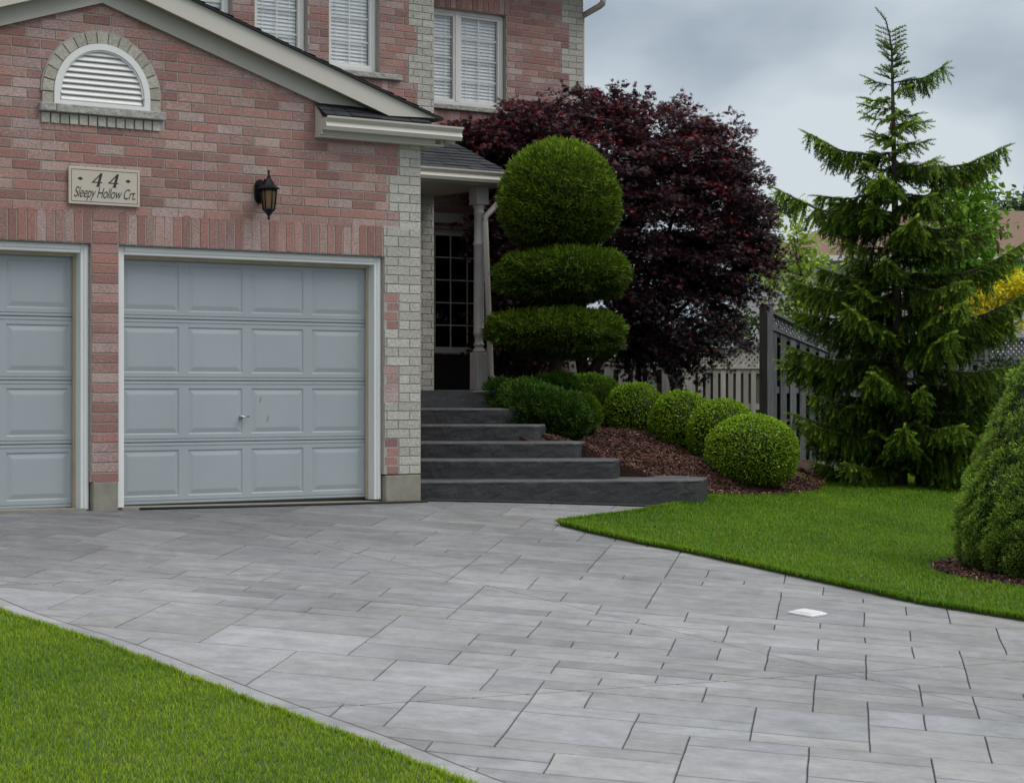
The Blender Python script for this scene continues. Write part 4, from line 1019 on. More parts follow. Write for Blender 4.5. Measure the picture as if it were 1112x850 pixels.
def core(name_unused, fn, n, col):
    """dark inner body that follows fn(direction)->radius vector; triangles"""
    V = []; Fc = []
    for i in range(n+1):
        th = math.pi*i/n
        for j in range(2*n):
            ph = math.pi*j/n; V.append((math.sin(th)*math.cos(ph), math.sin(th)*math.sin(ph), math.cos(th)))
    for i in range(n):
        for j in range(2*n):
            a, b, c, d = i*2*n+j, i*2*n+(j+1) % (2*n), (i+1)*2*n+(j+1) % (2*n), (i+1)*2*n+j; Fc += [(a, d, c), (a, c, b)]
    V = fn(np.array(V)); return V, np.array(Fc), np.tile(np.array(col), (len(V), 1))
def lum(C, lo, hi, t): return C*(lo+(hi-lo)*t)[:, None]

def boxwood(px, pyt, pyb, wpx, Z, label, seed):
    r = np.random.default_rng(seed); R = wpx/2*Z/F
    top = at(px, pyt, Z).z; bot = at(px, pyb, Z).z; cx, cy = c2w((px-556)/F*Z, Z+R*.6); h = top-bot
    cz = bot+h*.40
    base = (cx, cy, bot)
    g_ = max(ground(cx, cy), float(bed_z(cx, cy)[0]))
    root = tag(empty('boxwood_ball', base), label, 'shrub', 'clipped round boxwoods beside the steps')
    def shape(D, k=1.0):
        up = D[:, 2] > 0
        P = np.empty_like(D); lump = 1+.05*rot_noise(D, 4, seed)+.03*rot_noise(D, 12, seed+1)
        zz_ = np.where(up, D[:, 2]*(h*.60), D[:, 2]*(h*.46)); rad = np.where(up, 1.0, 1.0-.16*D[:, 2]**2*1.2)
        az_ = np.abs(D[:, 2]); e_ = np.sqrt(np.maximum(1e-6, 1-az_**2)); rad = np.where(up, (1-az_**2.15)**(1/2.15), (1-np.minimum(az_, .999)**3.2)**(1/3.2)*(1-.10*az_))/e_; rad = np.minimum(rad, 6)
        P[:, 0] = cx+D[:, 0]*R*lump*rad*k; P[:, 1] = cy+D[:, 1]*R*lump*rad*k; P[:, 2] = cz+zz_*lump*k; return P
    n = int(21000*(R/.5)**2)
    D = unit(n, r); D[:, 2] = np.clip(D[:, 2], -.85, 1); D /= np.linalg.norm(D, axis=1, keepdims=True)
    dep = r.random(n)**1.6; k = 1-.10*dep; k = np.where(r.random(n) < .02, k+r.uniform(.01, .06, n), k)
    Pn = shape(D, k)
    d = D+r.normal(0, .75, (n, 3)); nn = D*.8+r.normal(0, .6, (n, 3))+np.array([0, 0, .4])
    V, Fc = place(OVAL, OVALF, Pn, d, nn, r.uniform(.017, .030, n))
    cl = .5+.5*rot_noise(Pn, 28, seed+5); t = np.clip(.25+.5*cl+.25*r.random(n), 0, 1)
    C = np.array((.11, .25, .006))*(1-t[:, None])+np.array((.31, .50, .014))*t[:, None]
    C = C*(1-.6*dep)[:, None]*np.clip(.75+.4*D[:, 2], .4, 1.1)[:, None]  # light on top and inner shade put into the leaf colour
    new = r.random(n) < .05; C[new] = np.array((.42, .55, .06))*(1-.5*dep[new])[:, None]
    C = np.repeat(C, len(OVAL), 0)
    cv_ = core('', lambda Q: shape(Q, .90), 20, (.008, .018, .002))
    np_mesh('foliage', *join([(V, Fc, C), cv_]), M['leaf'], root)
    st = MB(); st.tube([(cx, cy, g_-.1), (cx, cy, bot+h*.5)], [.03, .02], 6, (1, 1, 1)); st.build('stem', M['bark'], root)
boxwood(820, 450, 524, 102, 21.6, 'largest and nearest ball shaped boxwood at the tip of the mulch bed', 21)
boxwood(787, 434, 499, 78, 22.5, 'ball shaped boxwood half hidden behind the largest one', 22)
boxwood(742, 424, 490, 72, 23.1, 'ball shaped boxwood third from the lawn, between two others', 23)
boxwood(690, 416, 478, 70, 23.8, 'ball shaped boxwood closest to the dark spreading juniper and the steps', 24)

def pad_noise(P_): return .5*rot_noise(P_, 34, 91)+.5*rot_noise(P_, 60, 92)
def pad(root, name, px, pyt, pyb, wpx, Z, seed, col0, col1, n, dy=None, leaf=(.022, .042), flat_top=.55, sq=2.0, tpl=(QUAD, QUADF), m='needle', core_col=(.006, .012, .003), lumpy=(.08, .05), depth=None, dark_low=.75, droop=0.):
    r = np.random.default_rng(seed); R = wpx/2*Z/F; c0 = at(px, (pyt+pyb)/2, Z); top = at(px, pyt, Z).z; bot = at(px, pyb, Z).z
    h = top-bot; cz = bot+h*(1-flat_top); Ry = depth or R
    def shape(D, k=1.0):
        up = D[:, 2] > 0; lump = 1+lumpy[0]*rot_noise(D, 3.3, seed)+lumpy[1]*rot_noise(D, 9, seed+1)
        P = np.empty_like(D); e = np.sqrt(D[:, 0]**2+D[:, 1]**2)+1e-6
        sqf = np.minimum(4, (1-np.minimum(np.abs(D[:, 2]), .999)**sq)**(1/sq)/e); lump = lump*1.0; D = D*np.stack([sqf, sqf, np.ones(len(D))], 1)
        P[:, 0] = c0.x+D[:, 0]*R*lump*k; P[:, 1] = c0.y+D[:, 1]*Ry*lump*k
        P[:, 2] = cz+np.where(up, D[:, 2]*h*flat_top, D[:, 2]*h*(1-flat_top))*lump*k-droop*(e**2); return P
    D = unit(n, r); dep = r.random(n)**1.5; kk_ = 1-.16*dep; kk_ = np.where(r.random(n) < .02, kk_+r.uniform(.02, .07, n), kk_); Pn = shape(D, kk_); tuft = pad_noise(Pn); Pn = Pn+D*(tuft*.045)[:, None]
    outw = D*np.array([1, 1, 1.0])+np.array([0, 0, .35])
    d = outw+r.normal(0, .55, (n, 3)); nn = r.normal(0, 1, (n, 3))+np.array([0, 0, .5])
    V, Fc = place(tpl[0], tpl[1], Pn, d, nn, r.uniform(leaf[0], leaf[1], n))
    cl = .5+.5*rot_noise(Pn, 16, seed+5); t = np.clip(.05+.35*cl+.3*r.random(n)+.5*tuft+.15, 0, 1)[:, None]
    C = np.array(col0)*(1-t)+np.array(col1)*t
    C = C*(1-dark_low*dep)[:, None]*np.clip(.68+.50*D[:, 2], .13, 1.12)[:, None]*np.clip(.85+.5*tuft, .35, 1.3)[:, None]  # lit top, dark underside and inner shade painted into the foliage colour
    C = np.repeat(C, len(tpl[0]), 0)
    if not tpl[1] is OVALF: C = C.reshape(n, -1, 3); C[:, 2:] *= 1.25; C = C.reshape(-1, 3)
    return np_mesh(name, *join([(V, Fc, C), core('', lambda Q: shape(Q, .86), 18, core_col)]), M[m], root)

# cloud pruned topiary: ball above two flat pads on a crooked trunk
tb = at(604, 425, 22.7); topi = tag(empty('topiary_tree', (tb.x, tb.y, .9)), 'tall cloud pruned yew with a round ball above two flat pads beside the porch', 'topiary')
G0, G1 = (.045, .105, .006), (.2, .27, .02)
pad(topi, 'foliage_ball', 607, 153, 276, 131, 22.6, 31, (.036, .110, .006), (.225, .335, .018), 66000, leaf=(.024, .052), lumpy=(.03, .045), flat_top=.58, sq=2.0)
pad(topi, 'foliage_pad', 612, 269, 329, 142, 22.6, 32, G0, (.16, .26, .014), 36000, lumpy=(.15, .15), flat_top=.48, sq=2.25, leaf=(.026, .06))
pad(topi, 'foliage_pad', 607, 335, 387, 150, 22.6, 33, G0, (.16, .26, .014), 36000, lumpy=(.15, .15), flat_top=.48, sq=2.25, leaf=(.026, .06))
t_ = MB(); P0 = [(604, 440), (601, 415), (607, 385), (603, 350), (609, 318), (607, 280), (607, 230)]
t_.tube([at(x, y, 22.65) for x, y in P0], [.06, .055, .05, .05, .045, .04, .03], 8)
for (x0, y0_, x1, y1, dz) in ((605, 395, 570, 372, .1), (605, 392, 648, 370, -.15), (606, 320, 570, 305, .1), (607, 322, 655, 308, 0), (607, 285, 585, 262, 0), (607, 285, 630, 262, .1)):
    a, b = at(x0, y0_, 22.65), at(x1, y1, 22.65+dz); t_.tube([a, (a+b)/2+Vector((0, 0, -.03)), b], [.03, .024, .015], 6)
t_.build('trunk', M['bark'], topi)
# low spreading evergreens behind the steps
def shrub(name, label, group, blobs, col0, col1, n, **kw):
    b0 = at(blobs[0][0], blobs[0][2], blobs[0][4]); root = tag(empty(name, (b0.x, b0.y, b0.z)), label, 'shrub', group)
    for i, (px, t, b, wdt, Z) in enumerate(blobs): pad(root, 'foliage', px, t, b, wdt, Z, 50+i+int(px), col0, col1, int(n*wdt/60), **kw)
    s = MB(); s.tube([(b0.x, b0.y, b0.z-.2), (b0.x, b0.y, b0.z+.15)], [.04, .03], 6); s.build('stem', M['bark'], root)
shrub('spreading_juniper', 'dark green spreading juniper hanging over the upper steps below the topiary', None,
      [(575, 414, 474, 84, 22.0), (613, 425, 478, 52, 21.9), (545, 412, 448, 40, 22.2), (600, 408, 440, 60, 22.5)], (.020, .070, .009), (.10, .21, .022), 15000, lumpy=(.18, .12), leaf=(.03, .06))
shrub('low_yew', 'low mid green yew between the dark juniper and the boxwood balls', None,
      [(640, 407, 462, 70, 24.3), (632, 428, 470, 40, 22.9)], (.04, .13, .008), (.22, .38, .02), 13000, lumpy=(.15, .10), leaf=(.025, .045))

# dwarf Alberta spruce at the right edge
def alberta():
    r = np.random.default_rng(77); gx, gy = RB.x, RB.y; gz = ground(gx, gy); root = tag(empty('dwarf_spruce', (gx, gy, gz)), 'dense cone shaped dwarf spruce cut off by the right edge of the view', 'shrub')
    H_, R = 1.98, .71
    prof = lambda t: R*np.interp(t, [0, .06, .18, .3, .6, .85, 1], [.80, .97, 1.03, .97, .66, .33, .04])
    def shape(az, t, k):
        lump = 1+.17*rot_noise(np.stack([np.cos(az)*1.2, np.sin(az)*1.2, t*3.2], 1), 5, 3)+.17*rot_noise(np.stack([np.cos(az)*1.2, np.sin(az)*1.2, t*3.2], 1), 13, 4)
        rr_ = prof(t)*lump*k; return np.stack([gx+np.cos(az)*rr_, gy+np.sin(az)*rr_, gz+.03+t*H_], 1)
    nc_ = 620; tc_ = 1-np.sqrt(1-(np.arange(nc_)+.5)/nc_*.995); azc = np.arange(nc_)*2.39996+r.normal(0, .12, nc_)
    Ps_, Cs_, Ds_ = [], [], []
    for i in range(nc_):
        out = np.array([math.cos(azc[i]), math.sin(azc[i]), .35]); out /= np.linalg.norm(out); rc = r.uniform(.075, .125)*(1-.35*tc_[i]); m = int(330*(rc/.1)**2)
        pr_ = max(.01, prof(tc_[i])-rc*.75+r.normal(0, .018)); cc = np.array([gx+math.cos(azc[i])*pr_, gy+math.sin(azc[i])*pr_, gz+.08+tc_[i]*(H_-.1)])
        D_ = unit(m, r)+out*.55; D_ /= np.linalg.norm(D_, axis=1, keepdims=True); kk = 1-.35*r.random(m)**1.6
        Ps_.append(cc+D_*(rc*kk)[:, None]*np.array([1, 1, .9])); Ds_.append(D_)
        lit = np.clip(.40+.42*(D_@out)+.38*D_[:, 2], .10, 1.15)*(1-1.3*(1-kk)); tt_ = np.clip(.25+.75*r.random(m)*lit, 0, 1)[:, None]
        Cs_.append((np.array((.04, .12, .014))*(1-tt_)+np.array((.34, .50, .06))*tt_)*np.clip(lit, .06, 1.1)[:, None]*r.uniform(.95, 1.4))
    Pn = np.concatenate(Ps_); D = np.concatenate(Ds_); C = np.concatenate(Cs_); n = len(Pn)
    V, Fc = place(QUAD, QUADF, Pn, D+r.normal(0, .45, (n, 3)), r.normal(0, 1, (n, 3)), r.uniform(.017, .028, n))
    br = (rot_noise(Pn, 4, 12) > .6) & (r.random(n) < .3) & (Pn[:, 2] > gz+1.0); C[br] = (.13, .075, .03)
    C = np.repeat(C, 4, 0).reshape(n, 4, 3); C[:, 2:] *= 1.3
    m = 26; TT, AZ = np.meshgrid(np.linspace(0, 1, m), np.linspace(0, 2*np.pi, 41)[:-1], indexing='ij')
    cvv = shape(AZ.ravel(), TT.ravel(), .84); cf_ = []
    for i in range(m-1):
        for j in range(40):
            a, b, c, d = i*40+j, i*40+(j+1) % 40, (i+1)*40+(j+1) % 40, (i+1)*40+j; cf_ += [(a, b, c), (a, c, d)]
    np_mesh('foliage', *join([(V, Fc, C.reshape(-1, 3)), (cvv, np.array(cf_), np.tile((.006, .014, .004), (len(cvv), 1)))]), M['needle'], root)
    s = MB(); s.tube([(gx, gy, gz-.1), (gx, gy, gz+.5)], [.06, .04], 8); s.build('trunk', M['bark'], root)
alberta()

# ---- red Japanese maple
def star_leaf():
    V = [(0, 0, 0)]; Fc = []
    for k, (a, l) in enumerate(((-78, .62), (-40, .9), (0, 1.0), (40, .9), (78, .62))):
        a = math.radians(a); w_ = .115; d = (math.cos(a), math.sin(a)); p = (-d[1], d[0]); b = len(V)
        V += [(.18+d[0]*l*.42+p[0]*w_, d[1]*l*.42+p[1]*w_, .02), (.18+d[0]*l*.42-p[0]*w_, d[1]*l*.42-p[1]*w_, .02), (.18+d[0]*l, d[1]*l, -.10)]
        Fc += [(0, b+1, b), (b, b+1, b+2)]
    return np.array(V), np.array(Fc)
SV, SF = star_leaf()
def maple():
    r = np.random.default_rng(5); Z0 = 26.0; b0 = at(641, 415, Z0); g = .75
    root = tag(empty('japanese_maple', (b0.x, b0.y, g)), 'large dark red Japanese maple spreading behind the topiary', 'tree')
    E_ = [(672, 205, 1.55, 1.22, 0, 1.0), (625, 175, 1.25, .85, -.1, .7), (758, 255, .95, .95, .1, .7), (728, 335, .85, .66, -.2, .5), (570, 165, .85, .42, .2, .32), (655, 295, 1.2, .95, .3, .55), (792, 262, .48, .34, 0, .24), (712, 372, .46, .25, -.3, .12), (695, 168, 1.1, .68, .0, .5), (752, 180, .62, .62, .1, .35), (585, 250, .75, .8, -.5, .45), (528, 158, .48, .28, -.3, .22), (508, 150, .3, .2, -.3, .08), (580, 350, .6, .7, -.5, .35)]
    cen = []
    for (px, py, rx, rz, dz, wt) in E_:
        c = at(px, py, Z0+dz); n = int(300*wt)
        D = unit(n, r); k = r.uniform(.45, 1.0, n)**.5; k = np.where(r.random(n) < .10, k*1.13, k)
        cen.append(np.stack([c.x+D[:, 0]*rx*k, c.y+D[:, 1]*rx*.95*k, c.z+D[:, 2]*rz*k, np.full(n, 0)+k], 1))
    cen = np.concatenate(cen); ns = len(cen)
    Ps, Ds, Ns, Ks = [], [], [], []
    ctr = at(690, 260, Z0)
    tw = MB()
    for i in range(ns):
        c = cen[i, :3]; out = c-np.array(ctr); out[2] *= .3; out /= np.linalg.norm(out)+1e-6
        m = int(r.integers(50, 95)); L_ = r.uniform(.22, .42)
        a = r.uniform(-.5, 1, m)*L_; b = r.normal(0, .10, m)*(1-.4*np.abs(a)/L_)*1.4; side = np.array([-out[1], out[0], 0])
        P_ = c+a[:, None]*out+b[:, None]*side; P_[:, 2] += r.normal(0, .025, m)-.9*np.maximum(a, 0)**2-.6*b**2
        Ps.append(P_); Ds.append(np.tile(out, (m, 1))+r.normal(0, .6, (m, 3))+np.array([0, 0, -.35])); Ns.append(np.array([0, 0, 1.])+r.normal(0, .45, (m, 3)))
        Ks.append(np.full(m, r.uniform(.55, 1.35)))
        if i % 3 == 0: tw.tube([c-out*L_*.6, c, c+out*L_*.7+np.array([0, 0, -.08])], [.006, .005, .002], 4, caps=False)
    Pn = np.concatenate(Ps); D = np.concatenate(Ds); Nn = np.concatenate(Ns); K = np.concatenate(Ks)
    ok = ~((Pn[:, 1] > FV-.08) & (Pn[:, 0] < FR+.1)) & ~((Pn[:, 0] < BR_+.30)); Pn, D, Nn, K = Pn[ok], D[ok], Nn[ok], K[ok]; n = len(Pn)
    V, Fc = place(SV, SF, Pn, D, Nn, r.uniform(.036, .062, n))
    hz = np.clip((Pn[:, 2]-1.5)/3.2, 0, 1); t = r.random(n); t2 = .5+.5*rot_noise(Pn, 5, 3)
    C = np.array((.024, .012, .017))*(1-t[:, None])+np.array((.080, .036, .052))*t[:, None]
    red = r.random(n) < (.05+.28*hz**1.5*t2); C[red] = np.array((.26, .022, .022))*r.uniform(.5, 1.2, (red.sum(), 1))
    C *= ((.45+.65*hz)*K)[:, None]  # light put into the leaf colour: red glow above, darker below
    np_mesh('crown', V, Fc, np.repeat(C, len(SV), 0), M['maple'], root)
    def limb(pts, rad): tw.tube([at(*p) for p in pts], rad, 9)
    limb([(641, 440, 26), (640, 412, 26), (650, 392, 26), (668, 378, 25.9), (692, 371, 25.8), (722, 350, 25.8), (752, 325, 25.9)], [.10, .085, .07, .062, .052, .038, .02])
    limb([(638, 440, 26), (634, 405, 26.1), (628, 375, 26.2), (632, 330, 26.3), (645, 280, 26.3), (660, 220, 26.2), (668, 160, 26.2)], [.10, .085, .075, .065, .05, .035, .015])
    limb([(632, 330, 26.3), (605, 270, 26.4), (585, 215, 26.4), (560, 180, 26.4)], [.05, .04, .03, .012])
    limb([(650, 392, 26), (690, 330, 26.3), (720, 270, 26.4), (740, 210, 26.4)], [.055, .045, .032, .012])
    limb([(692, 371, 25.8), (715, 375, 25.6), (742, 392, 25.5)], [.035, .025, .01]); limb([(645, 280, 26.3), (690, 230, 25.9), (720, 180, 25.8)], [.04, .03, .012])
    limb([(690, 330, 26.3), (760, 290, 26.1), (820, 275, 26.0)], [.035, .022, .008])
    tw.build('trunk', M['bark'], root)
maple()

# ---- big Norway spruce on the lawn
def shoot_template():
    V, Fc = [], []; r = random.Random(4)
    b = 0; V += [(0, .02, 0), (0, -.02, 0), (1, 0, 0)]; Fc.append((0, 1, 2))
    for i in range(36):
        x = .02+.96*i/36; a = r.uniform(0, 2*math.pi); a = a if math.sin(a) > -.75 else -a
        l = .27*(1-.35*x); d = np.array([.72, math.cos(a), math.sin(a)]); d[1:] *= 1.0; d /= np.linalg.norm(d)
        s2 = np.array([-.25, -math.sin(a), math.cos(a)])*.034; o = np.array([x, 0, 0]); b = len(V)
        V += [tuple(o+s2), tuple(o-s2), tuple(o+d*l)]; Fc.append((b, b+1, b+2))
    return np.array(V), np.array(Fc)
HV, HF = shoot_template()
def spruce():
    r = np.random.default_rng(19); bx = at(978, 523, 23.4); gz = ground(bx.x, bx.y); H_ = 5.42; base = np.array([bx.x, bx.y, gz])
    root = tag(empty('spruce_tree', (bx.x, bx.y, gz)), 'tall dark green spruce with drooping branches and a bent tip on the right lawn', 'tree')
    lean = lambda h: np.array([0.0, 0, h])+np.array([c_, -s_, 0])*(-.02*h)
    wood = MB(); tp = [base+lean(h) for h in np.linspace(-.05, 4.95, 12)]
    wood.tube([tuple(p) for p in tp], list(np.linspace(.085, .012, 12)), 9)
    # curved leader
    ax = np.array([c_, -s_, 0]); tip_ = [base+lean(4.95), base+lean(5.12)-ax*.02, base+lean(5.28)-ax*.06, base+lean(5.36)-ax*.12]
    wood.tube([tuple(p) for p in tip_], [.011, .009, .007, .003], 6)
    SP, SD, SN, SL_, ST = [], [], [], [], []
    def add_shoot(p, d, l, tone): SP.append(p); SD.append(d); SN.append(np.array([0, 0, 1.])+r.normal(0, .2, 3)); SL_.append(l); ST.append(tone)
    for k in range(3): add_shoot(tip_[k], tip_[k+1]-tip_[k], .20, .8)
    def branch(h, az, L, rise, droop, dens=1.0):
        p0 = base+lean(h); d0 = np.array([math.cos(az), math.sin(az), 0]); side = np.array([-d0[1], d0[0], 0])
        f = lambda t: p0+d0*L*t+np.array([0, 0, L*(rise*t-droop*t*t+.75*max(0, t-.55)**1.3)])
        pts = [f(t) for t in np.linspace(0, 1, 7)]
        wood.tube([tuple(p) for p in pts], list(np.linspace(max(.006, .018*L), .003, 7)), 5, caps=False)
        nl_ = max(3, int(L/.062*dens))
        for i in range(nl_):
            t = .12+.88*(i+.5)/nl_; p = f(t); tn = f(min(1, t+.05))-f(t-.05); tn /= np.linalg.norm(tn)
            for sg in (-1, 1):
                if r.random() < .08: continue
                ll = (.10+.30*L*(1-t)**.7*min(1, 3*t))*r.uniform(.6, 1.15); ll = min(ll, .48)
                dd = tn*.62+side*sg*.8+np.array([0, 0, -.12])+r.normal(0, .1, 3); dd /= np.linalg.norm(dd)
                nsub = max(1, int(ll/.075)); 
                for j in range(nsub):
                    q = p+dd*ll*j/nsub; q = q+np.array([0, 0, -.55*(ll*j/nsub)**1.3])
                    add_shoot(q, dd+np.array([0, 0, -.35-.5*j/nsub]), r.uniform(.12, .18), min(1, .25+.75*(j+1)/nsub*t+.1))
                    if L > .5:   # hanging twigs
                        for _ in range(3 if L > .8 else 2):
                            w2 = np.array([0, 0, -1.])+dd*r.uniform(0, .6)+side*r.normal(0, .35)+d0*r.normal(.1, .25); add_shoot(q+r.normal(0, .012, 3), w2, r.uniform(.12, .22), r.uniform(.1, .7)*t+.1)
            add_shoot(p, tn+np.array([0, 0, .12])+r.normal(0, .08, 3), .12, .3+.7*t)
        add_shoot(f(1), f(1)-f(.93), .13, 1.0)
    cam_az = -TH                           # camera-right direction in plan
    R_, L2 = cam_az, cam_az+math.pi
    # silhouette branches: height (m), azimuth, length
    for (h, az, L, ri, dr) in ((4.58, R_+.15, .60, .25, .18), (4.55, L2-.2, .26, .35, .3), (4.28, L2+.1, .30, .2, .35), (4.22, R_-.5, .28, .1, .4), (4.05, R_-1.1, .35, .2, .4),
                               (3.70, L2+.05, .98, .32, .28), (3.55, R_+.08, 1.28, .28, .30), (3.62, R_-.9, .6, .2, .4), (3.35, L2-.25, .85, .05, .35), (3.45, R_-1.9, .7, .1, .4), (3.3, R_-.5, .8, 0, .4),
                               (3.02, L2+.06, 1.34, .26, .27), (2.75, R_+.05, 1.10, .22, .30), (2.3, R_-.15, 1.42, .28, .22), (2.25, L2-.1, 1.15, .12, .32), (1.85, R_+.1, 1.55, .2, .22), (1.3, L2, 1.30, .08, .25), (1.15, R_, 1.35, .1, .28), (.75, L2+.2, 1.25, .05, .25), (.75, R_-.2, 1.2, .05, .3)):
        branch(h, az, L, ri, dr)
    for h in np.arange(3.85, 4.5, .05):
        az_ = r.uniform(0, 6.28); branch(h, az_, r.uniform(.18, .36)*(1.25-.15*(h-3.85)/.1*.1), .35, .5)
    for h in np.arange(4.62, 4.98, .065):
        for k in range(3):
            az = r.uniform(0, 6.28) if k else (R_ if int(h*100) % 2 else L2); d = np.array([math.cos(az), math.sin(az), .38]); add_shoot(base+lean(h), d, r.uniform(.15, .24), .7); add_shoot(base+lean(h)+d*.03, d+np.array([0, 0, .5]), r.uniform(.12, .18), .8)
    for h in np.arange(4.95, 5.15, .05):
        for az in (R_+.2, L2-.2): add_shoot(base+lean(h), np.array([math.cos(az), math.sin(az), .5]), .2, .8)
    h = 4.15; az = 0
    Lh = lambda h: np.interp(h, [.15, .6, 1.2, 2.0, 2.8, 3.3, 3.8, 4.2], [1.05, 1.30, 1.32, 1.22, 1.02, .78, .50, .28])
    while h > .12:
        az += 2.4+r.normal(0, .25); branch(h, az, Lh(h)*r.uniform(.55, 1.05), r.uniform(.10, .34), r.uniform(.28, .42)); h -= .070 if h > 1 else .05
    for h in np.arange(.25, 3.9, .055): branch(h, r.uniform(0, 6.28), min(.55, Lh(h)*.5)*r.uniform(.6, 1.1), .2, .45)
    n = len(SP); P_ = np.array(SP); D = np.array(SD); Nn = np.array(SN); L_ = np.array(SL_); T = np.array(ST)
    V, Fc = place(HV, HF, P_, D, Nn, L_)
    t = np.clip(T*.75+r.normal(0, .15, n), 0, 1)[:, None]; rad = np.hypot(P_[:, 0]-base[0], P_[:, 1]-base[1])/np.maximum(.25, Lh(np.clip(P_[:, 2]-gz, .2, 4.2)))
    C = np.array((.026, .070, .010))*(1-t)+np.array((.28, .43, .045))*t; C *= np.clip(.38+.74*rad, .38, 1.12)[:, None]  # inner shoots painted darker, the crown's own shade in the colour
    C = np.repeat(C, len(HV), 0).reshape(n, len(HV), 3); kx_ = np.clip(HV[:, 0], 0, 1); C *= (.75+.55*kx_)[None, :, None]
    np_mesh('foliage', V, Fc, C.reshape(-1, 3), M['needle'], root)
    wood.build('trunk', M['bark'], root)
    for (px, py, l) in ((1034, 186, .17), (1042, 190, .15), (1048, 190, .17), (957, 192, .16), (955, 186, .14), (1087, 248, .14), (1084, 262, .15), (968, 132, .10), (953, 200, .12)):
        c = at(px, py, 23.4); cn = MB(); cn.lathe([(.003, c.z), (.016, c.z-.02), (.021, c.z-l*.45), (.016, c.z-l*.8), (.003, c.z-l)], c.x, c.y, 8, (.12, .06, .04)); cn.build('cone', M['chip'], root)
    return n
print('shoots', spruce())

# ================================================================== FENCES
def board_fence(name, label, group, p, q, ztop, zlat, zbase, bw, gap, material, double=True, posts=2.4, col=(1, 1, 1), lat=True, rnd=1, drop=0.):
    p, q = Vector((p[0], p[1], 0)), Vector((q[0], q[1], 0)); d = (q-p).normalized(); n = Vector((d.y, -d.x, 0)); Lg = (q-p).length
    if n.dot(Vector((cu, cv, 0))-p) < 0: n = -n
    root = tag(empty(name, (p.x, p.y, zbase)), label, 'fence', group); r = random.Random(rnd)
    def slope(mb):
        if drop:
            for i_, q_v in enumerate(mb.v):
                a_ = (Vector(q_v)-p).dot(d)/Lg; f_v = max(0, min(1.2, (q_v[2]-1.1)/(zlat-1.1))); mb.v[i_] = (q_v[0], q_v[1], q_v[2]-drop*max(0, min(1, a_))*f_v)
        return mb
    def bar(mb, a0, a1, o0, o1, z0, z1, c=(1, 1, 1)):
        c8 = [p+d*a+n*o+Vector((0, 0, z)) for z in (z0, z1) for (a, o) in ((a0, o0), (a1, o0), (a1, o1), (a0, o1))]
        mb.add(c8, [(0, 3, 2, 1), (4, 5, 6, 7), (0, 1, 5, 4), (1, 2, 6, 5), (2, 3, 7, 6), (3, 0, 4, 7)], c)
    b = MB(); a = .05; i = 0
    while a+bw < Lg-.05:
        k = r.uniform(.72, 1.2); bar(b, a, a+bw, .022, .038, zbase+.06+r.uniform(-.01, .01), zlat-.03, (col[0]*k, col[1]*k, col[2]*k))
        if double:
            k = r.uniform(.12, .3); a2 = a+bw-.06; bar(b, a2, min(a2+gap+.12, Lg-.05), -.038, -.022, zbase+.06, zlat-.03, (col[0]*k, col[1]*k, col[2]*k))  # back boards painted dark, shade of the gaps put into the colour
        a += bw+gap
    slope(b).build('board_panel', material, root)
    rl = MB()
    for z in (zbase+.35, (zbase+zlat)/2+.1, zlat-.028): bar(rl, .0, Lg, -.02, .02, z-.045, z+.045 if z < zlat-.1 else z+.028, col)
    bar(rl, -.02, Lg+.02, -.045, .055, zlat, zlat+.035, (col[0]*1.1, col[1]*1.1, col[2]*1.1)); slope(rl).build('rail', material, root)
    if lat and ztop > zlat+.15:
        cp = MB(); bar(cp, -.02, Lg+.02, -.05, .06, ztop-.035, ztop, (col[0]*1.2,)*3); slope(cp).build('cap_rail', material, root)
        lt = MB(); hgt = ztop-.036-(zlat+.036); s = 0; zz_ = zlat+.036; a = -hgt
        while a < Lg:
            for sg in (1, -1):
                x0, x1 = (a, a+hgt) if sg == 1 else (a+hgt, a); 
                def cl(x0, z0, x1, z1):
                    pts = []
                    for (x, z, xo, zo) in ((x0, z0, x1, z1), (x1, z1, x0, z0)):
                        if x < 0: t = (0-x)/(xo-x) if xo != x else 0; x, z = 0, z+(zo-z)*t
                        if x > Lg: t = (Lg-x)/(xo-x) if xo != x else 0; x, z = Lg, z+(zo-z)*t
                        pts.append((x, z))
                    return pts
                if max(x0, x1) <= .02 or min(x0, x1) >= Lg-.02: continue
                (xa, za), (xb, zb) = cl(x0, zz_, x1, zz_+hgt); off = .004 if sg == 1 else -.006; ww = .022
                if abs(xb-xa) < .03: continue
                V = [p+d*xa+n*off+Vector((0, 0, za-ww)), p+d*xb+n*off+Vector((0, 0, zb-ww)), p+d*xb+n*off+Vector((0, 0, zb+ww)), p+d*xa+n*off+Vector((0, 0, za+ww))]
                V2 = [v+n*.008 for v in V]; lt.add(V+V2, [(3, 2, 1, 0), (4, 5, 6, 7), (0, 1, 5, 4), (2, 3, 7, 6)], (col[0]*r.uniform(.8, 1.15),)*3)
            a += .085
        if len(lt.v): slope(lt).build('lattice', material, root)
    t = 0.0
    while t <= Lg+.01:
        po_ = MB(); bar(po_, t-.06, t+.06, -.07, .075, zbase-.2, (ztop if lat else zlat)+.06, (col[0]*.95,)*3); slope(po_).build('post', material, root); t += posts
fA = c2w((590-556)/F*31, 31.0); fB = c2w((744-556)/F*31, 31.0)
board_fence('board_fence', 'weathered board fence with dark gaps seen under the maple behind the boxwoods', None, fA, fB, 1.62, 1.42, 0, .14, .075, M['woodgrey'], True, col=(2.4, 2.3, 2.1), lat=False, rnd=2)
fC = c2w((746-556)/F*32, 32.0); fD = c2w((829-556)/F*32, 32.0)
board_fence('picket_fence', 'pale sunlit picket fence with a lattice strip left of the dark corner post', None, fC, fD, 1.73, 1.37, 0, .075, .042, M['woodlight'], True, 3.0, rnd=3)
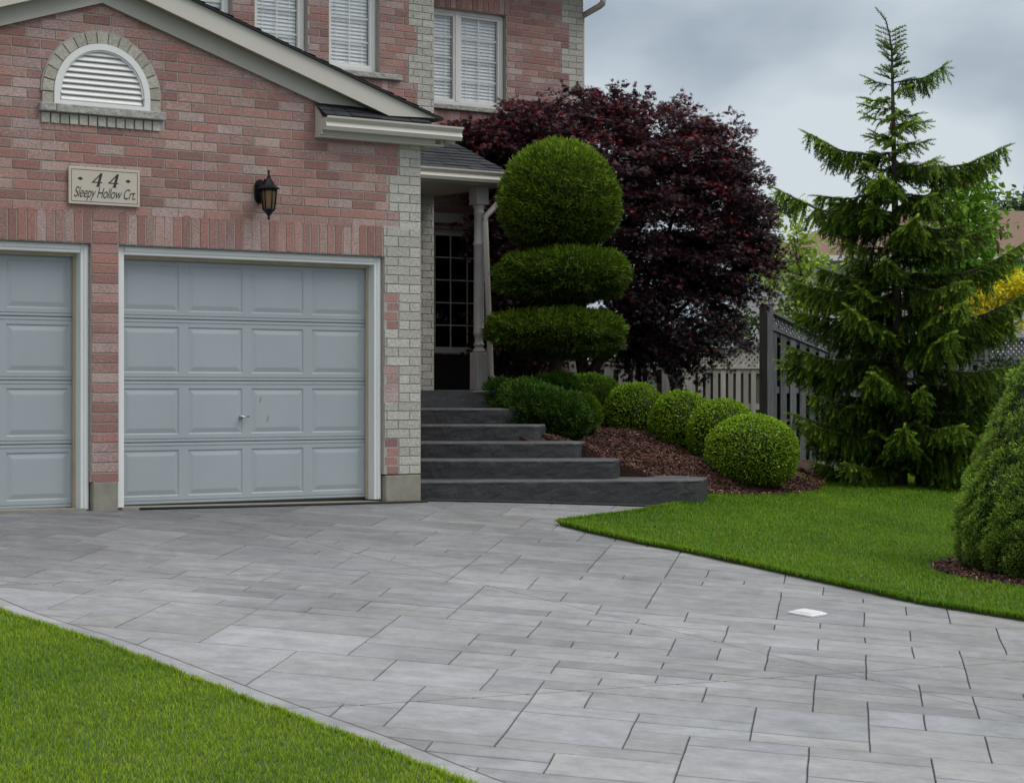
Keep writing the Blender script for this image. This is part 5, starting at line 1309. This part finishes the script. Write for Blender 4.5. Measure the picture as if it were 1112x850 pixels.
g0 = c2w((832-556)/F*28, 28.0); g1 = c2w((903-556)/F*28.9, 28.9); g2 = c2w((1290-556)/F*30.5, 30.5)
board_fence('lattice_fence', 'dark grey board fence with a sloping lattice top beside the tall corner post', 'dark lattice topped fences behind the spruce', g0, g1, 2.14, 1.88, 0, .125, .075, M['woodgrey'], True, 5, rnd=4, drop=.36)
board_fence('lattice_fence', 'dark grey lattice topped fence behind the spruce at the right edge', 'dark lattice topped fences behind the spruce', g1, g2, 1.80, 1.47, 0, .14, .08, M['woodgrey'], True, 2.4, rnd=5)

# ================================================================== NEIGHBOUR'S HOUSE
nb_c = c2w((960-556)/F*58, 58.0); nh = tag(empty('neighbour_house', (nb_c[0], nb_c[1], 0)), 'neighbouring house with pale grey siding and a brown hipped roof beyond the fence', 'house')
def nW(X, Zc, z): x, y = c2w(X, Zc); return (x, y, z)
zf = 54.0; X0, X1 = (836-556)/F*zf, (1330-556)/F*zf; ez0, ez1 = 4.45, 4.62
mb = MB(); r_ = random.Random(2)
z = -.1
while z < 4.45:      # clapboards
    mb.add([nW(X0, zf-.018, z), nW(X1, zf-.018, z), nW(X1, zf, z+.135), nW(X0, zf, z+.135), nW(X0, zf+.01, z), nW(X1, zf+.01, z)], [(0, 1, 2, 3), (4, 5, 1, 0)]); z += .13
mb.add([nW(X0, zf, -.2), nW(X0, zf+9, -.2), nW(X0, zf+9, 4.5), nW(X0, zf, 4.5)], [(0, 1, 2, 3)]); mb.add([nW(X0, zf+9, -.2), nW(X1, zf+9, -.2), nW(X1, zf+9, 4.5), nW(X0, zf+9, 4.5)], [(0, 1, 2, 3)])
mb.build('siding_wall', M['siding'], nh)
mb = MB(); Xa, Xb = X0-.45, X1+.4; zr = 6.1; Xm0, Xm1 = (945-556)/F*57.5, (1240-556)/F*57.5
Vv = [nW(Xa, zf-.5, 4.52), nW(Xb, zf-.5, 4.52), nW(Xb, zf+9.4, 4.52), nW(Xa, zf+9.4, 4.52), nW(Xm0, zf+4.4, zr), nW(Xm1, zf+4.4, zr)]
mb.add(Vv, [(0, 1, 5, 4), (1, 2, 5), (2, 3, 4, 5), (3, 0, 4)]); mb.build('hip_roof', M['brownroof'], nh)
mb = MB(); 
for (a, b, zA, zB) in ((zf-.52, zf-.40, 4.40, 4.53),):
    mb.add([nW(Xa, a, zA), nW(Xb, a, zA), nW(Xb, a, zB), nW(Xa, a, zB), nW(Xa, zf, zA), nW(Xb, zf, zA)], [(0, 1, 2, 3), (4, 5, 1, 0)])
mb.build('eave_gutter', M['white'], nh)
def nwin(px, pt, pb, wp):
    Xc = (px-556)/F*zf; w2 = wp/2/F*zf; zt, zb = EYE+(425-pt)*zf/F, EYE+(425-pb)*zf/F
    m_ = MB()
    for (a0, a1, q0, q1) in ((Xc-w2-.1, Xc-w2, zb-.1, zt+.1), (Xc+w2, Xc+w2+.1, zb-.1, zt+.1), (Xc-w2, Xc+w2, zt, zt+.1), (Xc-w2, Xc+w2, zb-.1, zb)):
        m_.add([nW(a0, zf-.05, q0), nW(a1, zf-.05, q0), nW(a1, zf-.05, q1), nW(a0, zf-.05, q1), nW(a0, zf, q0), nW(a1, zf, q0), nW(a1, zf, q1), nW(a0, zf, q1)], [(0, 1, 2, 3), (4, 0, 3, 7), (1, 5, 6, 2), (3, 2, 6, 7), (4, 5, 1, 0)])
    fo = m_.build('window', M['white'], nh); m2 = MB(); m2.add([nW(Xc-w2, zf-.03, zb), nW(Xc+w2, zf-.03, zb), nW(Xc+w2, zf-.03, zt), nW(Xc-w2, zf-.03, zt)], [(0, 1, 2, 3)]); m2.build('pane', M['npane'], fo)
M['npane'] = mat('far_pane', (.10, .13, .17), .15)
nwin(874, 284, 303, 18); nwin(1102, 284, 320, 22)

# ================================================================== BACKGROUND TREES
def leafy(name, label, cat, blobs, Z, n, size, c0, c1, seed, trunk=None, group=None, tpl=(OVAL, OVALF), spread=.9):
    r = np.random.default_rng(seed); b = at(blobs[0][0], 425, Z); root = tag(empty(name, (b.x, b.y, 0)), label, cat, group)
    A_ = sum(w*h for (_, _, w, h) in blobs); Ps = []; Os = []
    for (px, py, w, h) in blobs:
        c = at(px, py, Z); rx, rz = w/2*Z/F, h/2*Z/F; m = int(n*w*h/A_/28)+1
        D = unit(m, r); k = r.random(m)**.4; cc = np.stack([c.x+D[:, 0]*rx*k, c.y+D[:, 1]*rx*k, c.z+D[:, 2]*rz*k], 1)
        for q in cc:
            s = r.uniform(1.2, 2.2)*size; P_ = q+r.normal(0, 1, (28, 3))*s*np.array([1, 1, .6]); Ps.append(P_); o = P_-np.array(c); Os.append(o/(np.linalg.norm(o, axis=1, keepdims=True)+1e-6))
    Pn = np.concatenate(Ps); O = np.concatenate(Os); n_ = len(Pn)
    V, Fc = place(tpl[0], tpl[1], Pn, O+r.normal(0, .7, (n_, 3))+np.array([0, 0, -.3]), r.normal(0, .6, (n_, 3))+np.array([0, 0, 1]), r.uniform(.7, 1.25, n_)*size)
    t = np.clip(.5+.4*rot_noise(Pn, 3/size*.1, seed)+r.normal(0, .22, n_), 0, 1)[:, None]; C = np.array(c0)*(1-t)+np.array(c1)*t; C *= np.clip(.8+.3*O[:, 2], .5, 1.1)[:, None]
    np_mesh('crown', V, Fc, np.repeat(C, len(tpl[0]), 0), M['leaf'], root)
    t_ = MB(); c = at(blobs[0][0], blobs[0][1], Z); t_.tube([(b.x, b.y, -.2), (b.x+.03, b.y, c.z*.5), (c.x, c.y, c.z+blobs[0][3]*.3*Z/F)], [.05*Z/30, .035*Z/30, .012*Z/30], 6)
    for (px, py, w, h) in blobs[1:]:
        e = at(px, py, Z); t_.tube([(b.x+.02, b.y, max(.3, c.z*.55)), ((b.x+e.x)/2, (b.y+e.y)/2, (c.z*.6+e.z)/2+.1), tuple(e)], [.02*Z/30, .014*Z/30, .006*Z/30], 5)
    t_.build('trunk', M['bark'], root)
leafy('young_maple', 'pale green leafy young tree between the red maple and the spruce beyond the fence', 'tree', [(880, 300, 46, 56), (862, 258, 36, 44), (900, 328, 56, 30), (846, 295, 30, 70), (868, 335, 44, 30), (930, 338, 36, 24), (862, 232, 22, 24)], 43, 1900, .135, (.18, .32, .035), (.46, .62, .09), 61)
leafy('pear_tree', 'bright green broad leaved tree rising behind the right side of the spruce', 'tree', [(1044, 245, 62, 76), (1050, 212, 38, 46), (1062, 290, 60, 50), (1028, 290, 50, 60), (1085, 300, 40, 34), (1060, 320, 40, 24)], 42, 4600, .15, (.06, .18, .015), (.24, .45, .04), 62)
leafy('distant_tree', 'small distant dull green tree above the neighbour roof at the right edge', 'tree', [(1104, 234, 34, 26), (1086, 226, 18, 16), (1112, 222, 24, 20), (1098, 244, 26, 12), (1130, 235, 40, 34)], 72, 1400, .20, (.05, .10, .05), (.12, .19, .09), 63)
leafy('golden_shrub', 'yellow leaved shrub behind the fence at the right edge', 'shrub', [(1060, 328, 70, 30), (1090, 314, 60, 32), (1022, 342, 44, 22), (1120, 312, 60, 34), (1070, 352, 90, 26)], 40.8, 5200, .085, (.55, .50, .01), (.95, .86, .03), 64, group='golden shrubs beyond the fence')
leafy('golden_shrub', 'small patch of yellow leaved shrub showing through the left side of the spruce', 'shrub', [(945, 348, 44, 22), (925, 355, 30, 14), (950, 360, 50, 20)], 44, 1200, .085, (.55, .50, .01), (.95, .86, .03), 65, group='golden shrubs beyond the fence')
leafy('hedge', 'dark green hedge growing behind the picket fence below the red maple', 'hedge', [(760, 380, 70, 50), (820, 370, 50, 50), (700, 385, 80, 50), (650, 385, 70, 50), (790, 350, 60, 40), (600, 385, 60, 60)], 36, 6000, .08, (.015, .035, .008), (.05, .09, .015), 66)
leafy('cedar_shrub', 'dark green conifer shrub between the spruce and the dwarf spruce', 'shrub', [(1060, 425, 60, 50), (1085, 405, 50, 40), (1045, 470, 60, 90), (1080, 460, 60, 100)], 25.5, 12000, .045, (.012, .03, .008), (.045, .08, .018), 67)
# distant wood line along the horizon
def woodline():
    r = np.random.default_rng(8); Ps = []; Zs = 150
    for X in np.arange(-50, 90, 3.5):
        x, y = c2w(X, Zs+r.uniform(-8, 8)); hh = r.uniform(2.5, 4.6); m = 220; D = unit(m, r); Ps.append(np.stack([x+D[:, 0]*3.2, y+D[:, 1]*3.2, hh*.45+D[:, 2]*hh*.5], 1)+r.normal(0, .3, (m, 3)))
    Pn = np.concatenate(Ps); n = len(Pn); V, Fc = place(OVAL, OVALF, Pn, r.normal(0, 1, (n, 3)), r.normal(0, 1, (n, 3)), r.uniform(1.1, 1.9, n))
    C = np.repeat(np.array((.05, .08, .05))*r.uniform(.6, 1.3, (n, 1)), 6, 0); return np_mesh('distant_trees', V, Fc, C, M['leaf'])
tag(woodline(), 'low dark wood along the horizon beyond the gardens', 'trees', kind='stuff')
